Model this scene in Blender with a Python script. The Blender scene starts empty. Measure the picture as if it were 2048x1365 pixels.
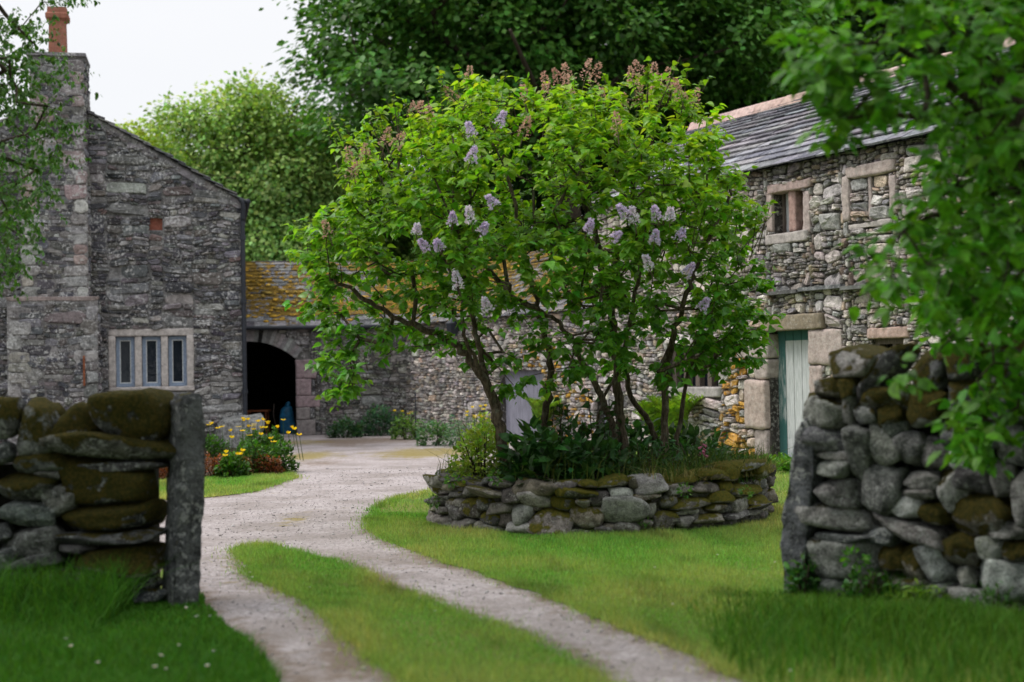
import bpy, bmesh, math, random
import numpy as np
from mathutils import Vector, Matrix
from math import radians, sin, cos, pi, sqrt

RS = np.random.RandomState(7)
random.seed(7)
scene = bpy.context.scene
COL = scene.collection

# ------------------------------------------------------------------ camera
W2, H2, FPX = 1024.0, 682.5, 2048 * 50 / 36.0
CAMZ = 1.6
PITCH, ROLL = radians(1.2), radians(-1.0)
M3 = (Matrix.Rotation(radians(90) + PITCH, 3, 'X') @ Matrix.Rotation(ROLL, 3, 'Z'))
cd = bpy.data.cameras.new('camera')
cam = bpy.data.objects.new('camera', cd)
COL.objects.link(cam)
cam.matrix_world = Matrix.Translation((0, 0, CAMZ)) @ M3.to_4x4()
cd.lens = 50; cd.sensor_width = 36; cd.clip_end = 2000; cd.clip_start = 0.1
cd.dof.use_dof = True; cd.dof.focus_distance = 17.5; cd.dof.aperture_fstop = 1.25
scene.camera = cam
CR, CU, CF = np.array(M3.col[0]), np.array(M3.col[1]), -np.array(M3.col[2])
CAMP = np.array([0, 0, CAMZ])

def ray(px, py):
    return CF + (px - W2) / FPX * CR - (py - H2) / FPX * CU
def at(px, py, Y):                      # the point seen at a pixel, at world depth Y
    d = ray(px, py)
    return CAMP + d * (Y / d[1])
def gnd(px, py, z=0.0):                 # the point of the level z seen at a pixel
    d = ray(px, py)
    return CAMP + d * ((z - CAMZ) / d[2])

# ------------------------------------------------------------------ numpy noise
_nd = np.random.RandomState(3)
_NK = [(_nd.normal(size=(3, 3)), _nd.uniform(0, 6.28, 3)) for _ in range(5)]
def nz(P, s=1.0, seed=0):
    """Cheap smooth noise in about -1..1 for an (n,3) array."""
    P = np.asarray(P, float) * s + seed * 7.31
    out = 0
    a = 1.0
    for i, (K, ph) in enumerate(_NK[:4]):
        q = P @ (K.T * (1.0 + 0.6 * i))
        out = out + a * np.sin(q[:, 0] + ph[0] + 1.3 * np.sin(q[:, 1] + ph[1])) * np.cos(q[:, 2] + ph[2])
        a *= 0.6
    return out / 1.5

# ------------------------------------------------------------------ objects
WL = {}
def tag(o, label=None, cat=None, group=None, kind=None):
    if label: o['label'] = label
    if cat: o['category'] = cat
    if group: o['group'] = group
    if kind: o['kind'] = kind
    return o
def thing(name, label, cat, loc, group=None):
    o = bpy.data.objects.new(name, None)
    o.empty_display_size = 0.2
    COL.objects.link(o)
    o.location = tuple(float(x) for x in loc)
    WL[o] = np.array(loc, float)
    return tag(o, label, cat, group)

def link(name, me, parent=None):
    o = bpy.data.objects.new(name, me)
    COL.objects.link(o)
    if parent is not None:
        o.parent = parent
        WL[o] = WL.get(parent, np.zeros(3))
    else:
        WL[o] = np.zeros(3)
    return o

def mesh(name, V, F, mat, parent=None, col=None, att=None, smooth=False):
    """V (n,3) in world space. F an (m,k) array or a list of tuples."""
    V = np.asarray(V, float)
    off = WL.get(parent, np.zeros(3)) if parent is not None else np.zeros(3)
    V = V - off
    me = bpy.data.meshes.new(name)
    if isinstance(F, np.ndarray):
        m, k = F.shape
        me.vertices.add(len(V)); me.vertices.foreach_set('co', V.astype(np.float32).ravel())
        me.loops.add(m * k); me.loops.foreach_set('vertex_index', F.astype(np.int32).ravel())
        me.polygons.add(m)
        me.polygons.foreach_set('loop_start', np.arange(0, m * k, k, dtype=np.int32))
        me.polygons.foreach_set('loop_total', np.full(m, k, dtype=np.int32))
        me.update(calc_edges=True)
    else:
        me.from_pydata(V.tolist(), [], F)
    if smooth:
        me.polygons.foreach_set('use_smooth', np.ones(len(me.polygons), dtype=bool))
    if col is not None:
        c = np.ones((len(V), 4), np.float32); c[:, :3] = np.asarray(col, np.float32)
        a = me.attributes.new('col', 'FLOAT_COLOR', 'POINT'); a.data.foreach_set('color', c.ravel())
    for k_, v_ in (att or {}).items():
        a = me.attributes.new(k_, 'FLOAT', 'POINT')
        a.data.foreach_set('value', np.broadcast_to(np.asarray(v_, np.float32), (len(V),)).copy())
    if mat is not None: me.materials.append(mat)
    return link(name, me, parent)

class MB:
    """Collects faces with a colour (and moss) per vertex and links them as ONE mesh."""
    def __init__(s): s.v = []; s.f = []; s.c = []; s.m = []
    def add(s, vs, fs, c=(.3, .3, .3), m=0.0):
        b = len(s.v); vs = [tuple(map(float, x)) for x in vs]
        s.v += vs; s.f += [tuple(int(i) + b for i in f) for f in fs]
        s.c += [tuple(c)] * len(vs); s.m += [m] * len(vs)
    def quad(s, a, b, c_, d, c=(.3, .3, .3), m=0.0): s.add([a, b, c_, d], [(0, 1, 2, 3)], c, m)
    def build(s, name, mat, parent=None, smooth=False):
        return mesh(name, np.array(s.v), s.f, mat, parent, np.array(s.c), {'moss': np.array(s.m)}, smooth)

BOXF = [(0, 3, 2, 1), (4, 5, 6, 7), (0, 1, 5, 4), (1, 2, 6, 5), (2, 3, 7, 6), (3, 0, 4, 7)]

class Frame:
    """A wall plane: u along the wall, v up, d outward."""
    def __init__(s, O, ang, flip=1):
        s.O = np.array(O, float); s.U = np.array([cos(ang), sin(ang), 0.0])
        s.N = flip * np.array([sin(ang), -cos(ang), 0.0]); s.Z = np.array([0, 0, 1.0])
    def p(s, u, v, d=0.0): return s.O + s.U * u + s.Z * v + s.N * d
    def uv(s, px, py, d=0.0):
        r = ray(px, py); O = s.O + s.N * d
        t = np.dot(O - CAMP, s.N) / np.dot(r, s.N)
        q = CAMP + r * t - s.O
        return float(np.dot(q, s.U)), float(q[2])
    def rect(s, x0, y0, x1, y1, d=0.0):
        a = s.uv(x0, (y0 + y1) / 2, d)[0]; b = s.uv(x1, (y0 + y1) / 2, d)[0]
        c = s.uv((x0 + x1) / 2, y1, d)[1]; e = s.uv((x0 + x1) / 2, y0, d)[1]
        return (min(a, b), min(c, e), max(a, b), max(c, e))
    def box(s, mb, u0, v0, u1, v1, d0, d1, c=(.3, .3, .3), m=0.0):
        vs = [s.p(u, v, d) for d in (d0, d1) for u, v in ((u0, v0), (u1, v0), (u1, v1), (u0, v1))]
        mb.add(vs, BOXF, c, m)

# ------------------------------------------------------------------ rocks
_ico = {}
def ico(n):
    if n not in _ico:
        bm = bmesh.new(); bmesh.ops.create_icosphere(bm, subdivisions=n, radius=1.0)
        bm.verts.ensure_lookup_table()
        V = np.array([v.co[:] for v in bm.verts]); F = np.array([[v.index for v in f.verts] for f in bm.faces])
        bm.free(); V /= np.linalg.norm(V, axis=1)[:, None]
        _ico[n] = (V, F)
    return _ico[n]
def rock(hx, hy, hz, sub=3, k=9, extra=6, rough=0.05, seed=None, box=0.12):
    """A weathered stone: soft intersection of half-spaces, half sizes hx hy hz."""
    r = np.random.RandomState(seed) if seed is not None else RS
    P, F = ico(sub)
    N = np.array([[1, 0, 0], [-1, 0, 0], [0, 1, 0], [0, -1, 0], [0, 0, 1], [0, 0, -1]], float)
    N = N + r.normal(size=N.shape) * box; Hh = np.ones(6) * r.uniform(.93, 1.05, 6)
    if extra:
        E = r.normal(size=(extra, 3)); N = np.vstack([N, E]); Hh = np.concatenate([Hh, r.uniform(.90, 1.22, extra)])
    N /= np.linalg.norm(N, axis=1)[:, None]
    D = np.maximum(P @ N.T, 1e-3) / Hh
    R = (D ** k).sum(1) ** (-1.0 / k)
    V = P * R[:, None]
    sd = r.uniform(0, 50)
    V = V * (1 + rough * nz(P, 1.3, sd) + rough * .55 * nz(P, 3.4, sd + 3) + rough * .4 * nz(P, 8, sd + 5) + rough * .25 * nz(P, 17, sd + 9))[:, None]
    return V * np.array([hx, hy, hz]), F

def rotm(ax, ay, az):
    return np.array((Matrix.Rotation(az, 3, 'Z') @ Matrix.Rotation(ay, 3, 'Y') @ Matrix.Rotation(ax, 3, 'X')))

# ------------------------------------------------------------------ node helper
def newmat(name):
    m = bpy.data.materials.new(name); m.use_nodes = True
    m.node_tree.nodes.clear()
    return m, m.node_tree
def nd(nt, typ, ins=None, **props):
    n = nt.nodes.new(typ)
    for k, v in props.items(): setattr(n, k, v)
    for k, v in (ins or {}).items():
        s = n.inputs[k]
        if hasattr(v, 'is_output'): nt.links.new(v, s)
        else: s.default_value = v
    return n
def mixc(nt, f, a, b, mode='MIX'):
    n = nd(nt, 'ShaderNodeMix', data_type='RGBA', blend_type=mode)
    for i, v in ((0, f), (6, a), (7, b)):
        if hasattr(v, 'is_output'): nt.links.new(v, n.inputs[i])
        else: n.inputs[i].default_value = v if i == 0 else (tuple(v) + (1,))[:4]
    return n.outputs[2]
def mth(nt, op, a, b=0.5, c=None, clamp=False):
    n = nd(nt, 'ShaderNodeMath', operation=op, use_clamp=clamp)
    for i, v in enumerate((a, b, c)):
        if v is None: continue
        if hasattr(v, 'is_output'): nt.links.new(v, n.inputs[i])
        else: n.inputs[i].default_value = v
    return n.outputs[0]
def ramp(nt, f, a, b, ca=0.0, cb=1.0):
    n = nd(nt, 'ShaderNodeMapRange', {0: f, 1: a, 2: b, 3: ca, 4: cb}); n.interpolation_type = 'SMOOTHSTEP'
    return n.outputs[0]
def noise(nt, vec, sc, det=4, rough=.55, dist=0.0):
    n = nd(nt, 'ShaderNodeTexNoise', {'Vector': vec, 'Scale': sc, 'Detail': det, 'Roughness': rough, 'Distortion': dist})
    return n.outputs[0]
def finish(nt, color, rough, bump=None, bs=.5, bd=.02, spec=.2, normal=None):
    p = nd(nt, 'ShaderNodeBsdfPrincipled', {'Base Color': color, 'Roughness': rough, 'Specular IOR Level': spec})
    if bump is not None:
        b = nd(nt, 'ShaderNodeBump', {'Strength': bs, 'Distance': bd, 'Height': bump})
        nt.links.new(b.outputs[0], p.inputs['Normal'])
    o = nd(nt, 'ShaderNodeOutputMaterial', {0: p.outputs[0]})
    return p

def m_stone(name, lichen=.5, lcol=(.46, .46, .43), mossc=((.125, .095, .018), (.06, .062, .013)), vary=(.6, 1.3),
            sc=1.0, bs=.7, upmoss=.35, bd=.03, pos_moss=0.0):
    m, nt = newmat(name)
    g = nd(nt, 'ShaderNodeNewGeometry'); P = g.outputs['Position']
    a = nd(nt, 'ShaderNodeAttribute', attribute_name='col').outputs[0]
    ms = nd(nt, 'ShaderNodeAttribute', attribute_name='moss').outputs[2]
    n1 = noise(nt, P, 7 * sc, 6, .65); n2 = noise(nt, P, 45 * sc, 5, .7); n3 = noise(nt, P, 2.2 * sc, 3)
    sh = ramp(nt, mth(nt, 'ADD', mth(nt, 'MULTIPLY', n1, .55), mth(nt, 'MULTIPLY', n2, .45)), .36, .64, vary[0], vary[1])
    c = mixc(nt, 1.0, a, nd(nt, 'ShaderNodeCombineColor', {0: sh, 1: sh, 2: sh}).outputs[0], 'MULTIPLY')
    li = noise(nt, P, 16 * sc, 8, .72, .4)
    lm = mth(nt, 'MULTIPLY', ramp(nt, mth(nt, 'ADD', li, mth(nt, 'MULTIPLY', mth(nt, 'SUBTRACT', n3, .5), .35)), .545, .60), lichen, clamp=True)
    c = mixc(nt, lm, c, lcol)
    dk = ramp(nt, noise(nt, P, 28 * sc, 4, .6), .60, .72, 0, .6)
    c = mixc(nt, dk, c, (.05, .05, .05))
    nzv = nd(nt, 'ShaderNodeSeparateXYZ', {0: g.outputs['Normal']}).outputs[2]
    mn = noise(nt, P, 5 * sc, 6, .6)
    mv = mth(nt, 'ADD', mth(nt, 'MULTIPLY', ms, 1.0), mth(nt, 'ADD', mth(nt, 'MULTIPLY', nzv, upmoss), mth(nt, 'MULTIPLY', mth(nt, 'SUBTRACT', mn, .5), 2.2)))
    mm = mth(nt, 'MULTIPLY', ramp(nt, mv, .52, .72), ramp(nt, ms, 0.0, .06))
    mc = mixc(nt, ramp(nt, noise(nt, P, 30 * sc, 3), .35, .65), mossc[0], mossc[1])
    c = mixc(nt, mm, c, mc)
    bh = mth(nt, 'ADD', n1, mth(nt, 'ADD', mth(nt, 'MULTIPLY', n2, .35), mth(nt, 'MULTIPLY', mm, mth(nt, 'MULTIPLY', noise(nt, P, 90 * sc, 2), 1.0))))
    finish(nt, c, .92, bh, bs, bd, .15)
    return m

def m_leaf(name, tr=.38, trc=(1.25, 1.25, .5), rough=.45, spec=.35, vn=.35):
    m, nt = newmat(name)
    P = nd(nt, 'ShaderNodeNewGeometry').outputs['Position']
    a = nd(nt, 'ShaderNodeAttribute', attribute_name='col').outputs[0]
    s = ramp(nt, noise(nt, P, 25, 3), .3, .7, 1 - vn, 1 + vn)
    c = mixc(nt, 1.0, a, nd(nt, 'ShaderNodeCombineColor', {0: s, 1: s, 2: s}).outputs[0], 'MULTIPLY')
    p = nd(nt, 'ShaderNodeBsdfPrincipled', {'Base Color': c, 'Roughness': rough, 'Specular IOR Level': spec})
    t = nd(nt, 'ShaderNodeBsdfTranslucent', {0: mixc(nt, 1.0, c, trc, 'MULTIPLY')})
    x = nd(nt, 'ShaderNodeMixShader', {0: tr, 1: p.outputs[0], 2: t.outputs[0]})
    nd(nt, 'ShaderNodeOutputMaterial', {0: x.outputs[0]})
    return m

def m_plain(name, c, rough=.6, nsc=20, var=.25, bs=.3, spec=.3, metal=0.0, stretch=None):
    m, nt = newmat(name)
    P = nd(nt, 'ShaderNodeNewGeometry').outputs['Position']
    if stretch: P = nd(nt, 'ShaderNodeMapping', {0: P, 3: stretch}).outputs[0]
    n = noise(nt, P, nsc, 5, .6)
    s = ramp(nt, n, .3, .7, 1 - var, 1 + var)
    cc = mixc(nt, 1.0, c, nd(nt, 'ShaderNodeCombineColor', {0: s, 1: s, 2: s}).outputs[0], 'MULTIPLY')
    p = finish(nt, cc, rough, n, bs, .01, spec); p.inputs['Metallic'].default_value = metal
    return m

def m_bark(name, c=(.07, .055, .042), lichen=.35):
    m, nt = newmat(name)
    P = nd(nt, 'ShaderNodeNewGeometry').outputs['Position']
    Q = nd(nt, 'ShaderNodeMapping', {0: P, 3: (1, 1, .22)}).outputs[0]
    n = noise(nt, Q, 45, 6, .65); l = noise(nt, P, 9, 6, .6)
    cc = mixc(nt, ramp(nt, n, .35, .65), tuple(x * .45 for x in c), tuple(x * 1.5 for x in c))
    cc = mixc(nt, ramp(nt, l, .55, .68, 0, lichen), cc, (.19, .2, .15))
    finish(nt, cc, .95, n, .9, .03, .1)
    return m

def crownmesh(name, parent, V1, F1, m1, V2, F2, c2, m2):
    """Twigs and leaves of one crown in one mesh with two materials."""
    V = np.vstack([V1, V2]); F = np.vstack([F1, F2 + len(V1)])
    c = np.vstack([np.full((len(V1), 3), .1), c2])
    o = mesh(name, V, F, m1, parent, c)
    o.data.materials.append(m2)
    mi = np.zeros(len(F), np.int32); mi[len(F1):] = 1
    o.data.polygons.foreach_set('material_index', mi)
    return o
# ------------------------------------------------------------------ masonry
def splitrects(rects, hr, ar, rng, opens=()):
    """Irregular guillotine split into stones. hr course height range, ar aspect range."""
    out = []; st = list(rects)
    while st:
        u0, v0, u1, v1 = st.pop(); w, h = u1 - u0, v1 - v0
        if w < .03 or h < .02: continue
        hit = False
        for o in opens:
            if u0 < o[2] - .015 and u1 > o[0] + .015 and v0 < o[3] - .015 and v1 > o[1] + .015:
                if u0 >= o[0] - .016 and u1 <= o[2] + .016 and v0 >= o[1] - .016 and v1 <= o[3] + .016: hit = True; break
                if u0 < o[0] - .015: st += [(u0, v0, o[0], v1), (o[0], v0, u1, v1)]
                elif u1 > o[2] + .015: st += [(u0, v0, o[2], v1), (o[2], v0, u1, v1)]
                elif v0 < o[1] - .015: st += [(u0, v0, u1, o[1]), (u0, o[1], u1, v1)]
                else: st += [(u0, v0, u1, o[3]), (u0, o[3], u1, v1)]
                hit = True; break
        if hit: continue
        ht = hr[0] + (hr[1] - hr[0]) * rng.random() ** 1.8; at_ = rng.uniform(*ar)
        if w > 1.1 and h > .35 and rng.random() < w / (w + 2.2 * h):
            t = rng.uniform(.3, .7); st += [(u0, v0, u0 + w * t, v1), (u0 + w * t, v0, u1, v1)]
        elif h > ht * 1.5:
            t = rng.uniform(.35, .65); st += [(u0, v0, u1, v0 + h * t), (u0, v0 + h * t, u1, v1)]
        elif w > at_ * h * 1.3 and w > .1:
            t = rng.uniform(.3, .7); st += [(u0, v0, u0 + w * t, v1), (u0 + w * t, v0, u1, v1)]
        else: out.append((u0, v0, u1, v1))
    return out
def clip(poly, a, b, c):
    """Keep the part with a*u+b*v <= c."""
    res = []
    for i in range(len(poly)):
        p, q = poly[i], poly[(i + 1) % len(poly)]
        fp, fq = a * p[0] + b * p[1] - c, a * q[0] + b * q[1] - c
        if fp <= 0: res.append(p)
        if (fp < 0) != (fq < 0):
            t = fp / (fp - fq); res.append((p[0] + t * (q[0] - p[0]), p[1] + t * (q[1] - p[1])))
    return res
def emit_stone(mb, fr, poly, dep, col, rng, gap=.008, moss=0.0, d0=0.0):
    P = np.array(poly); n = len(P)
    if n < 3: return
    c = P.mean(0); ext = np.ptp(P, axis=0).min()
    if ext < .02: return
    ring = []
    for i in range(n):
        p, a, b = P[i], P[i - 1], P[(i + 1) % n]
        for q, t in ((a, rng.uniform(.1, .34)), (b, rng.uniform(.1, .34))):
            dv = q - p; L = np.linalg.norm(dv) + 1e-6
            ring.append(p + dv / L * min(t * ext * 1.1, L * .45))
    R = np.array(ring); m = len(R)
    R = R + (c - R) / (np.linalg.norm(R - c, axis=1)[:, None] + 1e-6) * gap
    R += np.array([[rng.gauss(0, .05 * ext), rng.gauss(0, .05 * ext)] for _ in range(m)])
    tu, tv = rng.gauss(0, .10), rng.gauss(0, .14)
    vs = []
    for s, dd in ((1.0, -.02), (.965, dep * .72), (.78, dep), (.38, dep * 1.07)):
        for r in R:
            q = c + (r - c) * s
            tl = (tu * (q[0] - c[0]) + tv * (q[1] - c[1])) if dd > 0 else 0
            vs.append(fr.p(q[0], q[1], d0 + dd + tl + (rng.gauss(0, dep * .12) if s < .9 else 0)))
    vs.append(fr.p(c[0], c[1], d0 + dep * 1.06))
    fs = []
    for k in range(3):
        for i in range(m):
            j = (i + 1) % m; fs.append((k * m + i, k * m + j, (k + 1) * m + j, (k + 1) * m + i))
    for i in range(m): fs.append((3 * m + i, 3 * m + (i + 1) % m, 4 * m))
    mb.add(vs, fs, col, moss)
def jit(c, rng, s=.16):
    k = 1 + rng.gauss(0, s)
    return tuple(max(.02, x * k * (1 + rng.gauss(0, .03))) for x in c)
def rubble(mb, fr, rects, hr, ar, pal, rng, opens=(), clips=(), dep=(.02, .06), gap=.008, warp=.045, colf=None, drop=None, d0=0.0):
    for (u0, v0, u1, v1) in splitrects(rects, hr, ar, rng, opens):
        poly = [(u0, v0), (u1, v0), (u1, v1), (u0, v1)]
        k = warp * min(1, (u1 - u0) / .2)
        poly = [(u + k * .6 * sin(v * 5.1 + u * 2.3) + k * .4 * sin(v * 11 + 1.7 * u), v + k * sin(u * 3.1 + v * 1.9) * .7 + k * .5 * sin(u * 7.7 - v * 4.1)) for u, v in poly]
        for a, b, c in clips: poly = clip(poly, a, b, c)
        if len(poly) < 3: continue
        cu, cv = (u0 + u1) / 2, (v0 + v1) / 2
        if drop and drop(cu, cv, u1 - u0, v1 - v0): continue
        base = rng.choice(pal); col, dm, ms = jit(base, rng), 1.0, 0.0
        if colf:
            r = colf(cu, cv, col, rng)
            if r is None: continue
            col, dm, ms = r
        emit_stone(mb, fr, poly, rng.uniform(*dep) * dm, col, rng, gap, ms, d0)
def backing(mb, fr, u0, v0, u1, v1, opens, t, col, clips=(), d=0.0):
    us = sorted({u0, u1, *[min(max(x, u0), u1) for o in opens for x in (o[0], o[2])]})
    vs = sorted({v0, v1, *[min(max(x, v0), v1) for o in opens for x in (o[1], o[3])]})
    for a, b in zip(us, us[1:]):
        for c, e in zip(vs, vs[1:]):
            if b - a < 1e-4 or e - c < 1e-4: continue
            mu, mv = (a + b) / 2, (c + e) / 2
            if any(o[0] < mu < o[2] and o[1] < mv < o[3] for o in opens): continue
            poly = [(a, c), (b, c), (b, e), (a, e)]
            for k in clips: poly = clip(poly, *k)
            if len(poly) >= 3: mb.add([fr.p(p[0], p[1], d) for p in poly], [tuple(range(len(poly)))], col)
    for o in opens:
        a, c, b, e = o
        for (p, q) in (((a, c), (b, c)), ((b, c), (b, e)), ((b, e), (a, e)), ((a, e), (a, c))):
            mb.quad(fr.p(*p, d), fr.p(*q, d), fr.p(*q, d - t), fr.p(*p, d - t), tuple(x * .8 for x in col))
_bx = {}
def boxgrid(n):
    """Surface grid of a unit cube as vertices and quads."""
    if n not in _bx:
        idx = {}; V = []; F = []
        def vid(p):
            k = tuple(int(round(x * n)) for x in p)
            if k not in idx: idx[k] = len(V); V.append([2 * x / n - 1 for x in k])
            return idx[k]
        for ax in range(3):
            for sd in (0, 1):
                for a in range(n):
                    for b in range(n):
                        q = []
                        for da, db in ((0, 0), (1, 0), (1, 1), (0, 1)):
                            p = [0, 0, 0]; p[ax] = sd; p[(ax + 1) % 3] = (a + da) / n; p[(ax + 2) % 3] = (b + db) / n; q.append(vid(p))
                        F.append(q if sd else q[::-1])
        _bx[n] = (np.array(V), np.array(F))
    return _bx[n]
def hewn(hx, hy, hz, r=.025, amp=.010, seed=0, n=10, sc=3.0):
    """A hewn block: rounded edges of constant radius and a lumpy face."""
    V, F = boxgrid(n); h = np.array([hx, hy, hz]); r = min(r, .45 * h.min())
    T = np.sign(V) * np.abs(V) ** .75 * h
    inn = np.clip(T, -(h - r), h - r); P = inn + r * unit(T - inn)
    off = np.random.RandomState(seed).uniform(0, 40)
    taper = 1 + .05 * nz(np.array([[off, 0, 0]]), 1)[0] * V[:, 2:3]
    P = P * np.concatenate([taper, np.ones((len(V), 1)), np.ones((len(V), 1))], 1)
    N = unit(T - inn + 1e-6)
    P = P + N * (amp * nz(P + off, sc) + amp * .6 * nz(P + off, sc * 3) + amp * .35 * nz(P + off, sc * 8))[:, None]
    return P, F
def block(fr, u0, v0, u1, v1, d0, d1, name, mat, parent, col, rng, moss=0.0, r=.022, amp=.008, **kw):
    """One dressed stone set in a wall."""
    V, F = hewn((u1 - u0) / 2, (d1 - d0) / 2, (v1 - v0) / 2, r, amp, rng.randint(0, 10 ** 6))
    c = fr.p((u0 + u1) / 2, (v0 + v1) / 2, (d0 + d1) / 2)
    Wd = c + V[:, :1] * fr.U - V[:, 1:2] * fr.N + V[:, 2:] * fr.Z
    return mesh(name, Wd, F, mat, parent, np.tile(col, (len(Wd), 1)), {'moss': moss}, True)

# ------------------------------------------------------------------ slates
def slates(mb, E0, eu, L, su, LS, nn, pal, rng, exp=(.30, .16), wr=(.22, .5), th=.022, mossf=None):
    """Stone slates in diminishing courses. E0 eave start, eu along, su up slope, nn normal."""
    y = -.05
    i = 0
    while y < LS:
        e = exp[0] + (exp[1] - exp[0]) * max(0, y) / LS
        e *= rng.uniform(.93, 1.07)
        x = -.06 - rng.random() * .2
        while x < L:
            w = rng.uniform(*wr) * (.75 + .5 * e / exp[0])
            a, b = max(x + .005, -.06), min(x + w - .006, L + .06)
            if b - a > .05:
                jy = rng.uniform(-.015, .015); t = th * rng.uniform(.7, 1.6); lf = th * 1.3 + rng.uniform(0, .012)
                y0, y1 = y + jy, min(y + e * 1.45, LS)
                def P(x_, y_, h): return E0 + eu * x_ + su * y_ + nn * h
                n = 3; low = [(a + (b - a) * j / n, y0 + rng.uniform(-.012, .012)) for j in range(n + 1)]
                up = [(b, y1), (a, y1)]
                sag = .03 * sin(x * .8 + 1) * sin(y * 1.1)
                vs = [P(p, q, lf + t + sag + rng.uniform(-.004, .004)) for p, q in low] + [P(p, q, t * .3 + sag) for p, q in up]
                vs += [P(p, q, lf + sag) for p, q in low] + [P(p, q, -.01 + sag) for p, q in up]
                m = len(low) + 2
                fs = [tuple(range(m)), tuple(range(2 * m - 1, m - 1, -1))] + [(i_, i_ + m, (i_ + 1) % m + m, (i_ + 1) % m) for i_ in range(m)]
                c = jit(rng.choice(pal), rng, .2)
                mb.add(vs, fs, c, mossf(x / L, y / LS, rng) if mossf else 0.0)
            x += w
        y += e; i += 1

# ------------------------------------------------------------------ leaves
LT = {}
def _lt(name, outline, fold=.18, droop=.12, lobes=None):
    """Leaf template along +y of length 1; folded at the rib. Quads of (rib,edge)."""
    ys = [o[0] for o in outline]; ws = [o[1] for o in outline]
    V, F = [], []
    for y, w in zip(ys, ws):
        z = -droop * y * y
        V += [(0, y, z), (-w, y, z + fold * w), (w, y, z + fold * w)]
    for i in range(len(ys) - 1):
        a = 3 * i
        F += [(a, a + 3, a + 4, a + 1), (a, a + 2, a + 5, a + 3)]
    LT[name] = (np.array(V), np.array(F))
_lt('heart', [(-.06, .22), (.12, .40), (.42, .36), (.72, .17), (1.0, .005)], .25, .25)
_lt('ovate', [(0, .03), (.25, .30), (.6, .26), (1.0, .005)], .22, .2)
_lt('lance', [(0, .03), (.35, .13), (.7, .10), (1.0, .004)], .3, .45)
_lt('blob', [(0, .12), (.5, .42), (1.0, .08)], .2, .15)
_lt('petal', [(0, .08), (.6, .42), (1.0, .2)], -.3, -.15)
def unit(A): return A / (np.linalg.norm(A, axis=-1, keepdims=True) + 1e-9)
def leaves(pos, tip, nrm, size, tpl):
    """Returns V,F for leaves at pos with tip direction, normal, size (n,)."""
    T, F = LT[tpl]; t = unit(tip); s = unit(np.cross(t, nrm)); n = np.cross(s, t)
    V = pos[:, None] + size[:, None, None] * (T[None, :, :1] * s[:, None] + T[None, :, 1:2] * t[:, None] + T[None, :, 2:] * n[:, None])
    k = len(T)
    FF = (F[None] + (np.arange(len(pos)) * k)[:, None, None]).reshape(-1, 4)
    return V.reshape(-1, 3), FF, k
def leafcol(base, n, rng, sv=.22, sh=.10):
    c = np.array(base)[None] * (1 + rng.normal(size=(n, 1)) * sv)
    c = c * (1 + rng.normal(size=(n, 3)) * sh * np.array([1.3, .5, .8]))
    return np.clip(c, .004, .9)
def segs(P0, P1, r0, r1, sides=6):
    """Tapered tubes for arrays of segments."""
    P0, P1 = np.asarray(P0, float), np.asarray(P1, float); n = len(P0)
    d = unit(P1 - P0); h = np.where(np.abs(d[:, 2:]) > .9, np.array([[1., 0, 0]]), np.array([[0, 0, 1.]]))
    a = unit(np.cross(d, h)); b = np.cross(d, a)
    th = np.arange(sides) * 2 * pi / sides
    c = np.cos(th)[None, :, None] * a[:, None] + np.sin(th)[None, :, None] * b[:, None]
    V = np.concatenate([P0[:, None] - d[:, None] * (np.asarray(r0)[:, None, None] * .3) + c * np.asarray(r0)[:, None, None],
                        P1[:, None] + d[:, None] * (np.asarray(r1)[:, None, None] * .3) + c * np.asarray(r1)[:, None, None]], 1)
    i = np.arange(sides); j = (i + 1) % sides
    F = np.stack([i, j, j + sides, i + sides], 1)
    F = (F[None] + (np.arange(n) * 2 * sides)[:, None, None]).reshape(-1, 4)
    return V.reshape(-1, 3), F
def polytube(pts, rad, sides=8, wob=0.0, seed=1):
    """One continuous tube through points."""
    pts = np.array(pts, float); rad = np.array(rad, float); n = len(pts)
    V = []; prev = None
    for i in range(n):
        d = pts[min(i + 1, n - 1)] - pts[max(i - 1, 0)]; d = d / (np.linalg.norm(d) + 1e-9)
        if prev is None:
            h = np.array([1., 0, 0]) if abs(d[0]) < .9 else np.array([0, 1., 0])
            a = np.cross(d, h)
        else: a = prev - d * np.dot(prev, d)
        a = a / np.linalg.norm(a); prev = a; b = np.cross(d, a)
        for k in range(sides):
            t = 2 * pi * k / sides
            V.append(pts[i] + rad[i] * (cos(t) * a + sin(t) * b))
    V = np.array(V)
    if wob: 
        c = np.repeat(pts, sides, 0); w = 1 + wob * nz(V, 6, seed) ; V = c + (V - c) * w[:, None]
    F = [(i * sides + k, i * sides + (k + 1) % sides, (i + 1) * sides + (k + 1) % sides, (i + 1) * sides + k) for i in range(n - 1) for k in range(sides)]
    F += [tuple(range(sides))[::-1], tuple(range((n - 1) * sides, n * sides))]
    return V, F
def smoothline(pts, m=6):
    """Catmull-Rom through points."""
    p = [np.array(x, float) for x in pts]; p = [2 * p[0] - p[1]] + p + [2 * p[-1] - p[-2]]
    out = []
    for i in range(1, len(p) - 2):
        for j in range(m):
            t = j / m
            out.append(.5 * (2 * p[i] + (p[i + 1] - p[i - 1]) * t + (2 * p[i - 1] - 5 * p[i] + 4 * p[i + 1] - p[i + 2]) * t * t + (3 * p[i] - p[i - 1] - 3 * p[i + 1] + p[i + 2]) * t ** 3))
    out.append(p[-2]); return np.array(out)
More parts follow.
